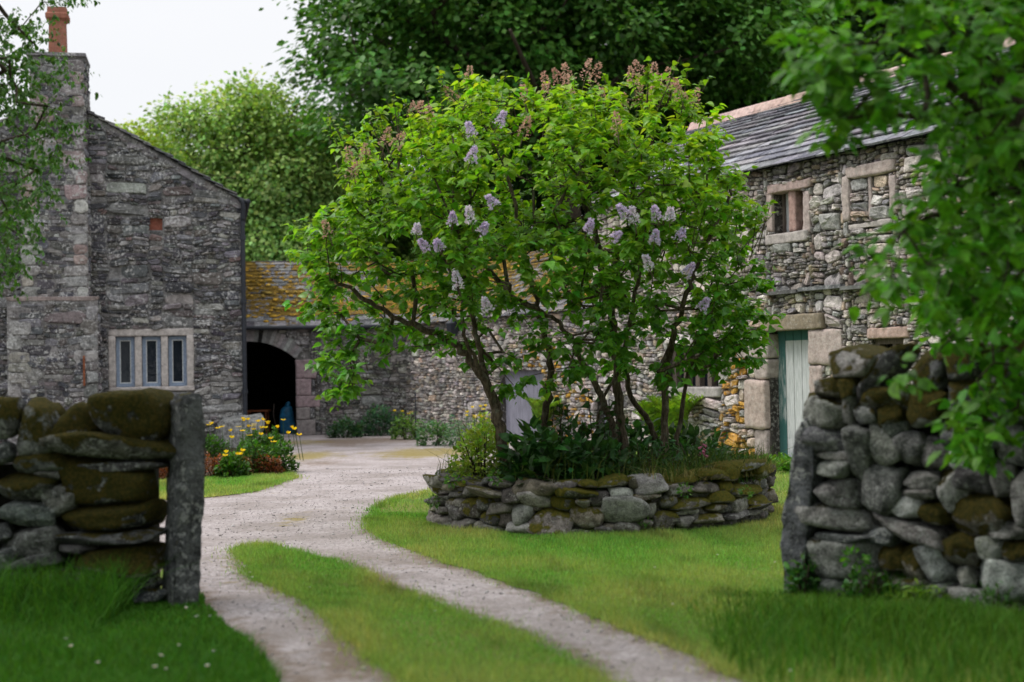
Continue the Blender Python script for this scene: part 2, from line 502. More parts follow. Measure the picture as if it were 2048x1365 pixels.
def grow(seed_pts, targets, rng, step=.5, wig=.12, upw=.5):
    """Greedy branching from seed nodes to targets. Returns nodes, parents, tip index per target."""
    N = [np.array(x, float) for x in seed_pts]; par = [-1] * len(N); tips = []
    arr = np.zeros((len(N) + len(targets) * 12 + 10, 3)); arr[:len(N)] = N; n = len(N)
    par = par + [-1] * (len(arr) - n)
    c0 = arr[:n].mean(0); order = np.argsort(np.linalg.norm(targets - c0, axis=1))
    tipidx = np.zeros(len(targets), int)
    for k in order:
        t = targets[k]; d = t - arr[:n]; L = np.linalg.norm(d, axis=1)
        cost = L + upw * np.maximum(0, -d[:, 2])
        j = int(np.argmin(cost)); q = arr[j].copy(); m = min(8, max(1, int(L[j] / step)))
        last = j
        for s in range(1, m + 1):
            f = s / m; w = q + (t - q) * f
            if s < m: w = w + rng.normal(size=3) * wig * L[j] / m
            w[2] += .06 * L[j] * sin(pi * f)
            if n >= len(arr):
                break
            arr[n] = w; par[n] = last; last = n; n += 1
        tipidx[k] = last
    return arr[:n], np.array(par[:n]), tipidx
def branchmesh(nodes, par, tips, r0, rmax, pw=.5, skip=0):
    cnt = np.zeros(len(nodes))
    cnt[tips] += 1
    for i in range(len(nodes) - 1, -1, -1):
        if par[i] >= 0: cnt[par[i]] += cnt[i]
    r = np.minimum(rmax, r0 * np.maximum(cnt, .6) ** pw)
    i = np.array([k for k in range(len(nodes)) if par[k] >= 0])
    if len(i) == 0: return np.zeros((0, 3)), np.zeros((0, 4), int), r
    p = par[i]
    rp = np.minimum(r[p], r[i] * 1.5)
    V, F = segs(nodes[p], nodes[i], rp, r[i], 5)
    return V, F, r
def inpoly(P, poly):
    x, y = P[:, 0], P[:, 1]; q = np.array(poly); ins = np.zeros(len(P), bool); j = len(q) - 1
    for i in range(len(q)):
        xi, yi, xj, yj = q[i, 0], q[i, 1], q[j, 0], q[j, 1]
        c = ((yi > y) != (yj > y)) & (x < (xj - xi) * (y - yi) / (yj - yi + 1e-12) + xi)
        ins ^= c; j = i
    return ins
def blades(P, h, w, rng, col, lean=.35, seg=1):
    """Grass blades: (n,3) bases. seg 1 = one triangle, 2 = bent blade."""
    n = len(P); az = rng.uniform(0, 2 * pi, n); side = np.stack([np.cos(az), np.sin(az), 0 * az], 1)
    la = rng.uniform(0, 2 * pi, n); ln = np.abs(rng.normal(size=n)) * lean
    tip = np.stack([np.cos(la) * ln, np.sin(la) * ln, np.ones(n)], 1) * h[:, None]
    b0 = P - side * w[:, None] / 2; b1 = P + side * w[:, None] / 2
    if seg == 1:
        V = np.stack([b0, b1, P + tip], 1).reshape(-1, 3); F = np.arange(3 * n).reshape(-1, 3); k = 3
    else:
        mid = P + tip * np.array([.42, .42, .62]); t = P + tip * np.array([1.35, 1.35, 1.0])
        m0 = mid - side * w[:, None] * .38; m1 = mid + side * w[:, None] * .38
        V = np.stack([b0, b1, m1, m0, t], 1).reshape(-1, 3); i = np.arange(n)[:, None] * 5
        F = np.concatenate([i + np.array([[0, 1, 2]]), i + np.array([[0, 2, 3]]), i + np.array([[3, 2, 4]])], 0); k = 5
    return V, F, np.repeat(col, k, 0)
# ------------------------------------------------------------------ render, world, sun
scene.view_settings.view_transform = 'Standard'; scene.view_settings.look = 'None'
scene.view_settings.exposure = 0; scene.view_settings.gamma = 1
scene.cycles.max_bounces = 7; scene.cycles.diffuse_bounces = 3; scene.cycles.transmission_bounces = 5
scene.cycles.use_denoising = True
SUN_EL, SUN_AZ = radians(52), radians(-78)        # azimuth from +Y, negative to the left
sd = np.array([sin(SUN_AZ) * cos(SUN_EL), cos(SUN_AZ) * cos(SUN_EL), sin(SUN_EL)])
w = bpy.data.worlds.new('World'); scene.world = w; w.use_nodes = True
nt = w.node_tree; nt.nodes.clear()
sky = nd(nt, 'ShaderNodeTexSky', sky_type='NISHITA'); sky.sun_disc = False
sky.sun_elevation = SUN_EL; sky.sun_rotation = SUN_AZ; sky.dust_density = 3.0; sky.air_density = 1.0
tc = nd(nt, 'ShaderNodeTexCoord').outputs[0]
cl = noise(nt, nd(nt, 'ShaderNodeMapping', {0: tc, 3: (1, 1, 2.2)}).outputs[0], 1.6, 5, .5)
zz = nd(nt, 'ShaderNodeSeparateXYZ', {0: tc}).outputs[2]
zg = ramp(nt, zz, .22, .95, 1.0, 2.0)
cloudc = mixc(nt, ramp(nt, cl, .3, .75), (9.5, 9.75, 10.2), (10.6, 10.6, 10.75))
cloudc = mixc(nt, 1.0, cloudc, nd(nt, 'ShaderNodeCombineXYZ', {0: zg, 1: zg, 2: zg}).outputs[0], 'MULTIPLY')
skyc = mixc(nt, .86, sky.outputs[0], cloudc)
bg = nd(nt, 'ShaderNodeBackground', {0: skyc, 1: 0.1})
nd(nt, 'ShaderNodeOutputWorld', {0: bg.outputs[0]})
sl = bpy.data.lights.new('sun', 'SUN'); sl.energy = 2.6; sl.angle = radians(22); sl.color = (1, .95, .87)
so = bpy.data.objects.new('sun', sl); COL.objects.link(so)
so.rotation_euler = Vector(-sd).to_track_quat('-Z', 'Y').to_euler(); so.location = (-20, 0, 30)

# ------------------------------------------------------------------ materials
M = {}
M['house'] = m_stone('grey_rubble', .9, (.50, .495, .49), vary=(.5, 1.45), bs=.9, bd=.04)
M['barn'] = m_stone('warm_rubble', .45, (.55, .53, .49), vary=(.45, 1.45), bs=.9, bd=.035)
M['dress'] = m_stone('dressed_stone', .35, (.5, .48, .45), vary=(.6, 1.25), sc=1.5, bs=.6, bd=.02)
M['dry'] = m_stone('field_stone', .7, (.40, .41, .40), vary=(.3, 1.7), sc=1.5, bs=1.0, bd=.06, upmoss=.5)
M['bedst'] = m_stone('bed_stone', .45, (.42, .42, .39), vary=(.4, 1.5), sc=1.4, bs=1.0, bd=.03, upmoss=.45, mossc=((.16, .135, .02), (.09, .095, .016)))
M['slate'] = m_stone('roof_slate', .4, (.5, .5, .5), vary=(.6, 1.3), sc=1.2, bs=.5, bd=.02)
M['mslate'] = m_stone('mossy_slate', .6, (.45, .45, .45), mossc=((.50, .30, .045), (.24, .17, .045)), vary=(.5, 1.5), bs=1.0, bd=.10, upmoss=.12)
M['pot'] = m_stone('terracotta', .25, (.30, .27, .2), vary=(.7, 1.2), sc=1.5, bs=.3)
M['iron'] = m_plain('dark_iron', (.02, .024, .034), .5, 30, .3, .2, .4)
M['frame'] = m_plain('blue_grey_paint', (.21, .265, .36), .5, 25, .2, .15)
M['white'] = m_plain('pale_paint', (.5, .52, .53), .5, 25, .15, .1)
M['wood'] = m_plain('bare_wood', (.13, .105, .09), .85, 14, .4, .5, .15, stretch=(6, 6, .5))
M['metal'] = m_plain('grey_sheet', (.22, .22, .27), .55, 5, .18, .1, .4, stretch=(3, 3, .6))
M['blue'] = m_plain('blue_plastic', (.012, .11, .22), .5, 12, .3, .3)
M['rust'] = m_plain('rusty_iron', (.22, .07, .03), .8, 20, .4, .3)
M['soil'] = m_plain('soil', (.045, .033, .022), .95, 18, .5, .9, .1)
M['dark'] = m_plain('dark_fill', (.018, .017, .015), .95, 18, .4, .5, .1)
M['leaf'] = m_leaf('leaf')
M['leaf_lilac'] = m_leaf('lilac_leaf', .50, (1.35, 1.3, .4), .38, .4, .2)
M['leaf_tree'] = m_leaf('tree_leaf', .32, (1.2, 1.3, .5), .5, .25, .3)
M['grass'] = m_leaf('grass_blade', .35, (1.15, 1.15, .5), .6, .15, .2)
M['petal'] = m_leaf('petal', .4, (1.1, 1.1, 1.1), .6, .2, .1)
M['bark'] = m_bark('bark'); M['bark_l'] = m_bark('lilac_bark', (.10, .078, .055), .6)
def glassmat():
    m, nt = newmat('dark_glass')
    P = nd(nt, 'ShaderNodeNewGeometry').outputs['Position']
    b = nd(nt, 'ShaderNodeBump', {'Strength': .15, 'Distance': .02, 'Height': noise(nt, P, 3.5, 2)})
    p = nd(nt, 'ShaderNodeBsdfPrincipled', {'Base Color': (.012, .016, .024, 1), 'Roughness': .06, 'Specular IOR Level': .6, 'Normal': b.outputs[0]})
    nd(nt, 'ShaderNodeOutputMaterial', {0: p.outputs[0]}); return m
M['glass'] = glassmat()
def doormat():
    m, nt = newmat('weathered_door_paint')
    g = nd(nt, 'ShaderNodeNewGeometry').outputs['Position']
    a = nd(nt, 'ShaderNodeAttribute', attribute_name='moss').outputs[2]   # 1 = the paint has held
    Q = nd(nt, 'ShaderNodeMapping', {0: g, 3: (8, 8, .55)}).outputs[0]
    n = noise(nt, Q, 6, 7, .7); n2 = noise(nt, g, 3, 4)
    t = ramp(nt, mth(nt, 'ADD', a, mth(nt, 'MULTIPLY', mth(nt, 'SUBTRACT', n, .5), 1.5)), .38, .62)
    c = mixc(nt, ramp(nt, n, .3, .7), (.36, .39, .39), (.60, .62, .63))
    c = mixc(nt, t, c, (.045, .13, .125))
    c = mixc(nt, ramp(nt, noise(nt, Q, 14, 4), .62, .72, 0, .5), c, (.11, .10, .08))
    finish(nt, c, .8, n, .6, .01, .2); return m
M['door'] = doormat()
def gravelmat():
    m, nt = newmat('gravel')
    P = nd(nt, 'ShaderNodeNewGeometry').outputs['Position']
    ms = nd(nt, 'ShaderNodeAttribute', attribute_name='moss').outputs[2]
    sh = nd(nt, 'ShaderNodeAttribute', attribute_name='dirt').outputs[2]
    v = nd(nt, 'ShaderNodeTexVoronoi', {'Vector': P, 'Scale': 48.0}); v2 = nd(nt, 'ShaderNodeTexVoronoi', {'Vector': P, 'Scale': 21.0})
    cs = nd(nt, 'ShaderNodeSeparateColor', {0: v.outputs['Color']}); cs2 = nd(nt, 'ShaderNodeSeparateColor', {0: v2.outputs['Color']})
    n = noise(nt, P, 1.1, 5, .6); n5 = noise(nt, P, 7, 5, .65)
    c = mixc(nt, cs.outputs[0], (.27, .238, .238), (.455, .405, .408))
    c = mixc(nt, ramp(nt, cs2.outputs[1], .8, .95, 0, .4), c, (.20, .185, .185))
    c = mixc(nt, ramp(nt, cs.outputs[1], .9, 1, 0, .5), c, (.58, .54, .53))
    c = mixc(nt, ramp(nt, n, .38, .66, 0, .65), c, (.21, .18, .165))
    dv = mth(nt, 'ADD', sh, mth(nt, 'MULTIPLY', mth(nt, 'SUBTRACT', n5, .5), 1.3))
    c = mixc(nt, ramp(nt, dv, .3, .8, 0, .8), c, (.16, .115, .08))
    mv = mth(nt, 'ADD', ms, mth(nt, 'MULTIPLY', mth(nt, 'SUBTRACT', noise(nt, P, 3.5, 7, .7), .5), 3.2))
    c = mixc(nt, ramp(nt, mv, .38, 1.0, 0, .8), c, mixc(nt, n5, (.27, .22, .04), (.20, .15, .05)))
    h = mth(nt, 'ADD', mth(nt, 'SUBTRACT', 1.0, v.outputs['Distance']), mth(nt, 'MULTIPLY', v2.outputs['Distance'], -.8))
    finish(nt, c, .95, h, .55, .012, .12); return m
M['gravel'] = gravelmat()
def lawnmat():
    m, nt = newmat('lawn_turf')
    P = nd(nt, 'ShaderNodeNewGeometry').outputs['Position']
    n = noise(nt, P, .8, 4); n2 = noise(nt, P, 9, 5, .6)
    c = mixc(nt, ramp(nt, n, .35, .65), (.085, .16, .026), (.16, .19, .05))
    c = mixc(nt, ramp(nt, n2, .5, .72, 0, .7), c, (.14, .11, .05))
    finish(nt, c, .95, n2, .6, .03, .05); return m
M['lawn'] = lawnmat()
def groundmat():
    m, nt = newmat('rough_ground')
    P = nd(nt, 'ShaderNodeNewGeometry').outputs['Position']
    n = noise(nt, P, .35, 6); n2 = noise(nt, P, 6, 4)
    c = mixc(nt, n, (.035, .055, .012), (.06, .08, .02)); c = mixc(nt, ramp(nt, n2, .5, .7, 0, .7), c, (.04, .03, .018))
    finish(nt, c, .95, n2, .6, .05, .05); return m
M['ground'] = groundmat()

# ------------------------------------------------------------------ key frames
HA = radians(12)
hO = at(487, 890, 31.5); hO[2] = 0
FH = Frame(hO, HA)
BA = radians(-60.9)
bO = gnd(1541, 918); bO[2] = 0
FB = Frame(bO, BA)
SA = radians(6)
sO = at(590, 868, 37.3); sO[2] = 0
FS = Frame(sO, SA)
def lineX(F1, F2):
    A = np.array([F1.U[:2], -F2.U[:2]]).T
    s = np.linalg.solve(A, (F2.O - F1.O)[:2]); return s[0], s[1]
uSc, uBc = lineX(FS, FB)          # inner corner on the shed front and on the barn line

# ------------------------------------------------------------------ ground sheets
def gl(lst):
    return [tuple(gnd(a[1], a[2])[:2]) if a[0] == 'p' else (a[1], a[2]) for a in lst]
def rough_edge(poly, step=.12, amp=.05, seed=0):
    out = []
    for i in range(len(poly)):
        a, b = np.array(poly[i]), np.array(poly[(i + 1) % len(poly)]); L = np.linalg.norm(b - a); n = max(1, int(L / step))
        if L > 9: n = 1
        for k in range(n):
            p = a + (b - a) * k / n; q = np.array([[p[0], p[1], 0]])
            out.append((p[0] + amp * nz(q, 2.3, seed)[0], p[1] + 1.6 * amp * nz(q, 2.9, seed + 4)[0]))
    return out
def sheet(name, poly, z, mat, kind='structure', **kw):
    bm = bmesh.new(); vs = [bm.verts.new((x, y, z)) for x, y in poly]
    f = bm.faces.new(vs); bmesh.ops.triangulate(bm, faces=[f])
    bm.normal_update()
    me = bpy.data.meshes.new(name); bm.to_mesh(me); bm.free()
    me.materials.append(mat); o = link(name, me); return tag(o, kind=kind, **kw)
mb = MB(); mb.quad((-400, -60, 0), (400, -60, 0), (400, 700, 0), (-400, 700, 0)); g = mb.build('ground', M['ground']); tag(g, kind='structure')
# far hillside rising behind the yard
hx = np.linspace(-160, 160, 60); hy = np.linspace(48, 260, 40)
V = np.array([(x, y, -.3 + 11 * (1 - math.exp(-max(0, y - 50) / 60)) + 1.5 * sin(x * .05 + 1) * min(1, (y - 48) / 40)) for y in hy for x in hx])
F = np.array([[j * 60 + i, j * 60 + i + 1, (j + 1) * 60 + i + 1, (j + 1) * 60 + i] for j in range(39) for i in range(59)])
tag(mesh('hillside', V, F, M['ground'], smooth=True), kind='structure')
# gravel drive on a grid with moss and dirt weights
gx = np.arange(-11, 8.01, .14); gy = np.arange(.5, 40.01, .14)
GX, GY = np.meshgrid(gx, gy); V = np.stack([GX.ravel(), GY.ravel(), np.full(GX.size, .006)], 1)
V[:, 2] = .005 + .0025 * nz(V, .9, 3).clip(-1, 1)
i = np.arange((len(gy) - 1) * len(gx)).reshape(len(gy) - 1, len(gx))[:, :-1].ravel()
F = np.stack([i, i + 1, i + 1 + len(gx), i + len(gx)], 1)
ms = np.zeros(len(V)); dt = np.zeros(len(V))
def spot(arr, px, py, rx, ry, s):       # an oval patch on the drive
    c = gnd(px, py); a = gnd(px + rx, py)[0] - c[0]; b = (gnd(px, py - ry)[1] - gnd(px, py + ry)[1]) / 2
    arr += s * np.exp(-(((V[:, 0] - c[0]) / a) ** 2 + ((V[:, 1] - c[1]) / b) ** 2))
for q in ((860, 906, 95, 11, 1.3), (610, 914, 50, 9, 1.2), (590, 886, 90, 6, .9), (585, 1042, 45, 14, .75), (690, 1020, 90, 8, .3), (480, 1110, 40, 14, .6), (930, 930, 40, 12, .8)): spot(ms, *q)
for q in ((740, 882, 150, 9, .8), (660, 925, 60, 10, .5), (760, 1190, 60, 40, .35), (1180, 1330, 30, 40, .5), (700, 1300, 60, 60, .55), (480, 1330, 60, 50, .4), (330, 1130, 50, 30, .5)): spot(dt, *q)
GV, GF = V, F

lawn_main = gl([('p', 1480, 1365), ('p', 1330, 1298), ('p', 1200, 1243), ('p', 1080, 1190), ('p', 950, 1148), ('p', 830, 1104), ('p', 762, 1081), ('p', 733, 1062), ('p', 745, 1036), ('p', 772, 1010), ('p', 805, 998), ('p', 880, 982), ('p', 940, 960), ('p', 1010, 935), ('p', 1100, 905), ('p', 1250, 893), ('p', 1425, 905), ('p', 1530, 922), ('w', 6.4, 21.0), ('w', 9.5, 15.0), ('w', 9.5, 1), ('w', 3.4, 1), ('w', 2.1, 4.0)])
lawn_strip = gl([('p', 465, 1100), ('p', 500, 1150), ('p', 580, 1195), ('p', 655, 1242), ('p', 725, 1300), ('p', 790, 1365), ('w', -.25, 4.6), ('w', .5, 2), ('w', 1.5, 2), ('w', .95, 4.6), ('p', 1190, 1365), ('p', 1080, 1303), ('p', 980, 1258), ('p', 860, 1212), ('p', 760, 1168), ('p', 655, 1122), ('p', 560, 1100), ('p', 510, 1095)])
lawn_gate = gl([('p', 318, 1140), ('p', 360, 1160), ('p', 405, 1205), ('p', 450, 1245), ('p', 500, 1288), ('p', 530, 1330), ('p', 548, 1365), ('w', -.95, 4.6), ('w', -.5, 1), ('w', -9, 1), ('w', -9, 10.9), ('w', -2.75, 10.9)])
lawn_house = gl([('p', 590, 958), ('p', 578, 944), ('p', 500, 952), ('p', 400, 962), ('p', 300, 968), ('w', -9.5, 21.5), ('w', -9.5, 18), ('p', 300, 1003), ('p', 420, 997), ('p', 520, 983)])
def edge_dist(Q, poly):
    d = np.full(len(Q), 9.0); a = np.array(poly); b = np.roll(a, -1, 0)
    for p, q in zip(a, b):
        e = q - p; t = np.clip(((Q - p) @ e) / (e @ e + 1e-9), 0, 1); d = np.minimum(d, np.linalg.norm(Q - p - t[:, None] * e, axis=1))
    return d
LAWNS = []
for nm, pl, sdn in (('lawn', lawn_main, 1), ('grass_verge', lawn_strip, 2), ('grass_verge', lawn_gate, 3), ('grass_verge', lawn_house, 4)):
    pr = rough_edge(pl, .09, .065, sdn); LAWNS.append(pr); sheet(nm, pr, .012, M['lawn'])
for pr in LAWNS: dt += .8 * np.exp(-edge_dist(GV[:, :2], pr) / .17)
dt += .35 * np.clip(nz(GV, .7, 4), 0, 1)
ms += .28 * np.clip(nz(GV, .8, 9), 0, 1) * (GV[:, 1] > 11)
tag(mesh('gravel_drive', GV, GF, M['gravel'], att={'moss': ms, 'dirt': dt}), kind='structure')
flower_bed_poly = rough_edge(gl([('p', 575, 940), ('p', 560, 952), ('p', 420, 962), ('p', 280, 968)]) + [tuple(FH.p(-3.5, 0, .1)[:2]), tuple(FH.p(.0, 0, .1)[:2])] + gl([('p', 540, 903)]), .2, .03, 6)
sheet('flower_bed_soil', flower_bed_poly, .03, M['soil'])

# ------------------------------------------------------------------ the house
HP = [(.15, .147, .155), (.215, .207, .208), (.105, .103, .115), (.28, .268, .26), (.155, .135, .135), (.14, .135, .125), (.19, .19, .205), (.07, .07, .08), (.12, .12, .13)]
house = thing('stone_house', 'tall grey rubble farmhouse gable with a three light window and terracotta chimney pot', 'house', hO)
rng = random.Random(11)
ua, va = FH.uv(112, 190)
_, ve = FH.uv(487, 402); sl_ = (va - ve) / (0 - ua)
uL = 2 * ua
HC = [(sl_, 1, va + sl_ * ua), (-sl_, 1, va - sl_ * ua)]
wo = FH.rect(217, 658, 388, 783)
vt = FH.rect(298, 436, 325, 461)
hopens = [wo, vt]
mb = MB()
backing(mb, FH, uL, -.2, 0, va + .1, hopens, .30, (.20, .195, .195), HC)
def hcol(u, v, c, r):
    if u > -.45 and r.random() < .5: c = tuple(x * 1.15 for x in c)
    if v < 1.6 and u > -2 and r.random() < .4: c = (.30, .29, .28)
    if r.random() < .02: c = (.20, .145, .14)
    return c, 1.0, 0.0
rubble(mb, FH, [(uL, -.1, 0, va)], (.07, .25), (1.7, 4.4), HP, rng, hopens, [(a, b, c - .10) for a, b, c in HC], (.02, .085), .011, .05, hcol)
FHs = Frame(hO, HA - pi / 2, -1)                       # side wall, u runs towards the gable
backing(mb, FHs, -9, -.2, 0, ve, [], .2, (.22, .21, .21), d=-.004)
rubble(mb, FHs, [(-9, -.1, -.05, ve)], (.09, .26), (1.5, 4), HP, rng, [], [], (.02, .06))
mb.quad(FH.p(uL, -.2, 0), FH.p(uL, ve, 0), FH.p(uL, ve, -9), FH.p(uL, -.2, -9), (.22, .21, .21))
mb.build('wall', M['house'], house)
# verge mortar band and slated roof
mb = MB()
for sgn, u_e in ((1, 0), (-1, uL)):
    a = np.array([ua, va]); b = np.array([u_e + sgn * .12, ve - .12 * sl_]); n_ = np.array([sgn * sl_, 1]); n_ /= np.linalg.norm(n_)
    n = 14
    for k in range(n):
        p, q = a + (b - a) * k / n, a + (b - a) * (k + .985) / n
        o1, o2 = n_ * -.16 * rng.uniform(.85, 1.15), n_ * .02
        vs = [FH.p(*(p + o1), d) for d in (-.2, .05)] + [FH.p(*(q + o1), d) for d in (-.2, .05)] + [FH.p(*(q + o2), d) for d in (-.2, .05)] + [FH.p(*(p + o2), d) for d in (-.2, .05)]
        mb.add(vs, [(1, 3, 5, 7), (0, 6, 4, 2), (0, 1, 7, 6), (2, 4, 5, 3), (0, 2, 3, 1), (6, 7, 5, 4)], jit((.21, .20, .21), rng, .12))
mb.build('verge', M['house'], house)
mb = MB(); SP = [(.15, .15, .165), (.19, .185, .19), (.12, .12, .13), (.22, .21, .205)]
for sgn, u_e in ((1, 0), (-1, uL)):
    L = sqrt((ua - u_e) ** 2 + (va - ve) ** 2) + .16
    su = (FH.U * -sgn * abs(ua - u_e) + FH.Z * (va - ve)); su = su / np.linalg.norm(su)
    E0 = FH.p(u_e + sgn * .14, ve - .14 * sl_ + .02, .10); eu = -FH.N
    nn = np.cross(eu, su); nn = nn if nn[2] > 0 else -nn
    slates(mb, E0, eu, 9.2, su, L, nn, SP, rng, (.34, .22), (.3, .6), .026, lambda x, y, r: .25 if r.random() < .3 else 0)
    mb.quad(E0 - nn * .02, E0 + eu * 9.2 - nn * .02, E0 + eu * 9.2 + su * L - nn * .02, E0 + su * L - nn * .02, (.05, .05, .05))
mb.build('roof', M['slate'], house)
# chimney: breast, base, stack
cb0, cb1 = FH.uv(45, 500)[0], FH.uv(179, 500)[0]
cs0, cs1 = FH.uv(58, 160, .4)[0], FH.uv(167, 160, .4)[0]
b0, b1 = FH.uv(14, 700, .62)[0], FH.uv(196, 700, .62)[0]
vsh = FH.uv(100, 598, .6)[1]; vst = FH.uv(115, 112, .4)[1]; vmid = FH.uv(115, 330, .4)[1]
CP = HP + [(.30, .25, .24), (.33, .31, .29)]
mb = MB()
FH.box(mb, cb0, -.2, cb1, vmid, -.3, .36, (.2, .19, .19)); FH.box(mb, cs0, vmid, cs1, vst, -.75, .358, (.2, .19, .19))
FH.box(mb, b0, -.2, b1, vsh, -.2, .58, (.2, .19, .19))
def ccol(u, v, c, r):
    return c, 1.0, 0.0
def quoins(mb, u0, u1, v0, v1, d, pal, rng):
    v = v0
    while v < v1 - .1:
        h = rng.uniform(.18, .34); h = min(h, v1 - v)
        for s in (0, 1):
            wq = rng.uniform(.22, .52); a, b = (u0, u0 + wq) if s == 0 else (u1 - wq, u1)
            emit_stone(mb, FH, [(a, v), (b, v), (b, v + h), (a, v + h)], rng.uniform(.025, .04), jit(rng.choice(pal), rng, .1), rng, .008, 0, d)
        v += h
QP = [(.34, .33, .31), (.28, .27, .26), (.33, .26, .25), (.25, .245, .25), (.37, .36, .34)]
rubble(mb, FH, [(cb0 + .3, vsh, cb1 - .3, vmid)], (.08, .2), (1.5, 4), HP, rng, dep=(.012, .03), d0=.36)
quoins(mb, cb0, cb1, vsh, vmid, .362, QP, rng)
rubble(mb, FH, [(cs0 + .2, vmid, cs1 - .2, vst)], (.1, .22), (1.2, 3), HP, rng, dep=(.012, .03), d0=.36)
quoins(mb, cs0, cs1, vmid, vst - .02, .362, [(.24, .22, .22), (.28, .22, .21), (.2, .19, .19)], rng)
rubble(mb, FH, [(b0 + .25, -.1, b1 - .25, vsh - .1)], (.08, .24), (1.5, 3.6), HP, rng, dep=(.015, .05), d0=.58)
quoins(mb, b0, b1, 0, vsh - .1, .582, [(.24, .23, .23), (.2, .2, .2), (.28, .27, .26)], rng)
for (a, v0_, v1_, d_) in ((cb1, vsh, vmid, .36), (cs1, vmid, vst, .36), (b1, -.1, vsh - .05, .58)):
    Fs_ = Frame(FH.p(a, 0, 0), HA - pi / 2, -1)
    rubble(mb, Fs_, [(0 if a != cs1 else -.7, v0_, d_ - .02, v1_)], (.12, .3), (1.2, 2.6), HP, rng, dep=(.02, .05))
ch = mb.build('chimney', M['house'], house)
mb = MB()
FH.box(mb, cs0 - .06, vst, cs1 + .05, vst + .07, -.8, .43, (.2, .19, .2))
mb.build('chimney_cap', M['house'], house)
block(FH, b0 - .02, vsh - .05, b1 + .01, vsh + .05, .2, .60, 'chimney_shoulder', M['dress'], house, (.27, .22, .21), rng)
p0, p1 = FH.uv(97, 60, .1)[0], FH.uv(131, 60, .1)[0]; pv = FH.uv(115, 60, .1)[1]; pt = FH.uv(115, 14, .1)[1]; pb = FH.uv(115, 40, .1)[1]
mb = MB(); pc = (.31, .13, .09)
pm = (p0 + p1) / 2; hw = (p1 - p0) / 2
def ring(z, r): return [FH.p(pm + x * r, z, .1 - hw + y * r) for x, y in ((-1, 1), (1, 1), (1, -1), (-1, -1))]
lv = [(vst + .06, hw * 1.05), (pb - .02, hw * .96), (pb + .01, hw * 1.12), (pb + .04, hw * 1.34), (pb + .13, hw * 1.36), (pb + .16, hw * 1.16), (pt, hw * 1.12), (pt, hw * .8), (pt - .3, hw * .75)]
vs = []; fs = []
for z, r in lv: vs += ring(z, r)
for k in range(len(lv) - 1):
    for q in range(4): fs.append((4 * k + q, 4 * k + (q + 1) % 4, 4 * k + 4 + (q + 1) % 4, 4 * k + 4 + q))
mb.add(vs, fs, pc); mb.build('chimney_pot', M['pot'], house)
# terracotta vent, window, iron bar, rainwater pipe
mb = MB(); FH.box(mb, vt[0], vt[1], vt[2], vt[3], -.16, -.08, (.28, .10, .07)); mb.build('vent', M['pot'], house)
win = None
u0, v0, u1, v1 = wo
SC = (.47, .43, .41)
wf = block(FH, u0, v1 - .16, u1, v1, -.25, .03, 'window', M['dress'], house, SC, rng)
block(FH, u0, v0, u1, v0 + .10, -.25, .07, 'sill', M['dress'], wf, SC, rng)
tw = .15; mwid = .155; pw = (u1 - u0 - 2 * tw - 2 * mwid) / 3
for k, x in enumerate((u0, u1 - tw)): block(FH, x, v0 + .09, x + tw, v1 - .15, -.25, .03, 'jamb', M['dress'], wf, SC, rng)
for k in range(3):
    x = u0 + tw + k * (pw + mwid)
    if k < 2: block(FH, x + pw, v0 + .09, x + pw + mwid, v1 - .15, -.22, .01, 'mullion', M['dress'], wf, SC, rng)
    a, b, c, e = x + .005, v0 + .105, x + pw - .005, v1 - .165
    mb = MB(); t = .075
    for r_ in ((a, b, a + t, e), (c - t, b, c, e), (a + t, b, c - t, b + t), (a + t, e - t, c - t, e)): FH.box(mb, *r_, -.17, -.09)
    mb.build('casement', M['frame'], wf)
    mb = MB(); a2, b2, c2, e2 = a + t, b + t, c - t, e - t; t2 = .022
    for r_ in ((a2, b2, a2 + t2, e2), (c2 - t2, b2, c2, e2), (a2 + t2, b2, c2 - t2, b2 + t2), (a2 + t2, e2 - t2, c2 - t2, e2)): FH.box(mb, *r_, -.15, -.105)
    mb.build('glazing_bead', M['white'], wf)
    mb = MB(); mb.quad(FH.p(a2 + .01, b2 + .01, -.128), FH.p(c2 - .01, b2 + .01, -.128), FH.p(c2 - .01, e2 - .01, -.128), FH.p(a2 + .01, e2 - .01, -.128)); mb.build('pane', M['glass'], wf)
mb = MB(); FH.box(mb, u0, v0, u1, v1, -.32, -.262, (.01, .01, .01)); mb.build('window_back', M['dark'], house)
r4 = FH.rect(166, 712, 170, 772, .66); mb = MB(); FH.box(mb, r4[0], r4[1], r4[2] , r4[3], .60, .66); mb.build('iron_bar', M['rust'], house)
gp = [FH.p(-.02, ve + .02, .16), FH.p(.06, ve - .10, .14), FH.p(.05, ve - .45, .09), FH.p(.045, ve - .7, .085), FH.p(.045, 0.05, .09)]
V, F = polytube(smoothline(gp, 6), [.05] * 25, 8); dp = mesh('downpipe', V, F, M['iron'], house, smooth=True)
for z in (1.2, 3.2, 4.6):
    V, F = polytube([FH.p(.045, z, .09), FH.p(.045, z + .09, .09)], [.068, .068], 8); mesh('pipe_collar', V, F, M['iron'], dp)
V, F = polytube([FH.p(.16, ve - .03, .18), FH.p(.16, ve - .03, -9)], [.06, .06], 8); mesh('gutter', V, F, M['iron'], house, smooth=True)

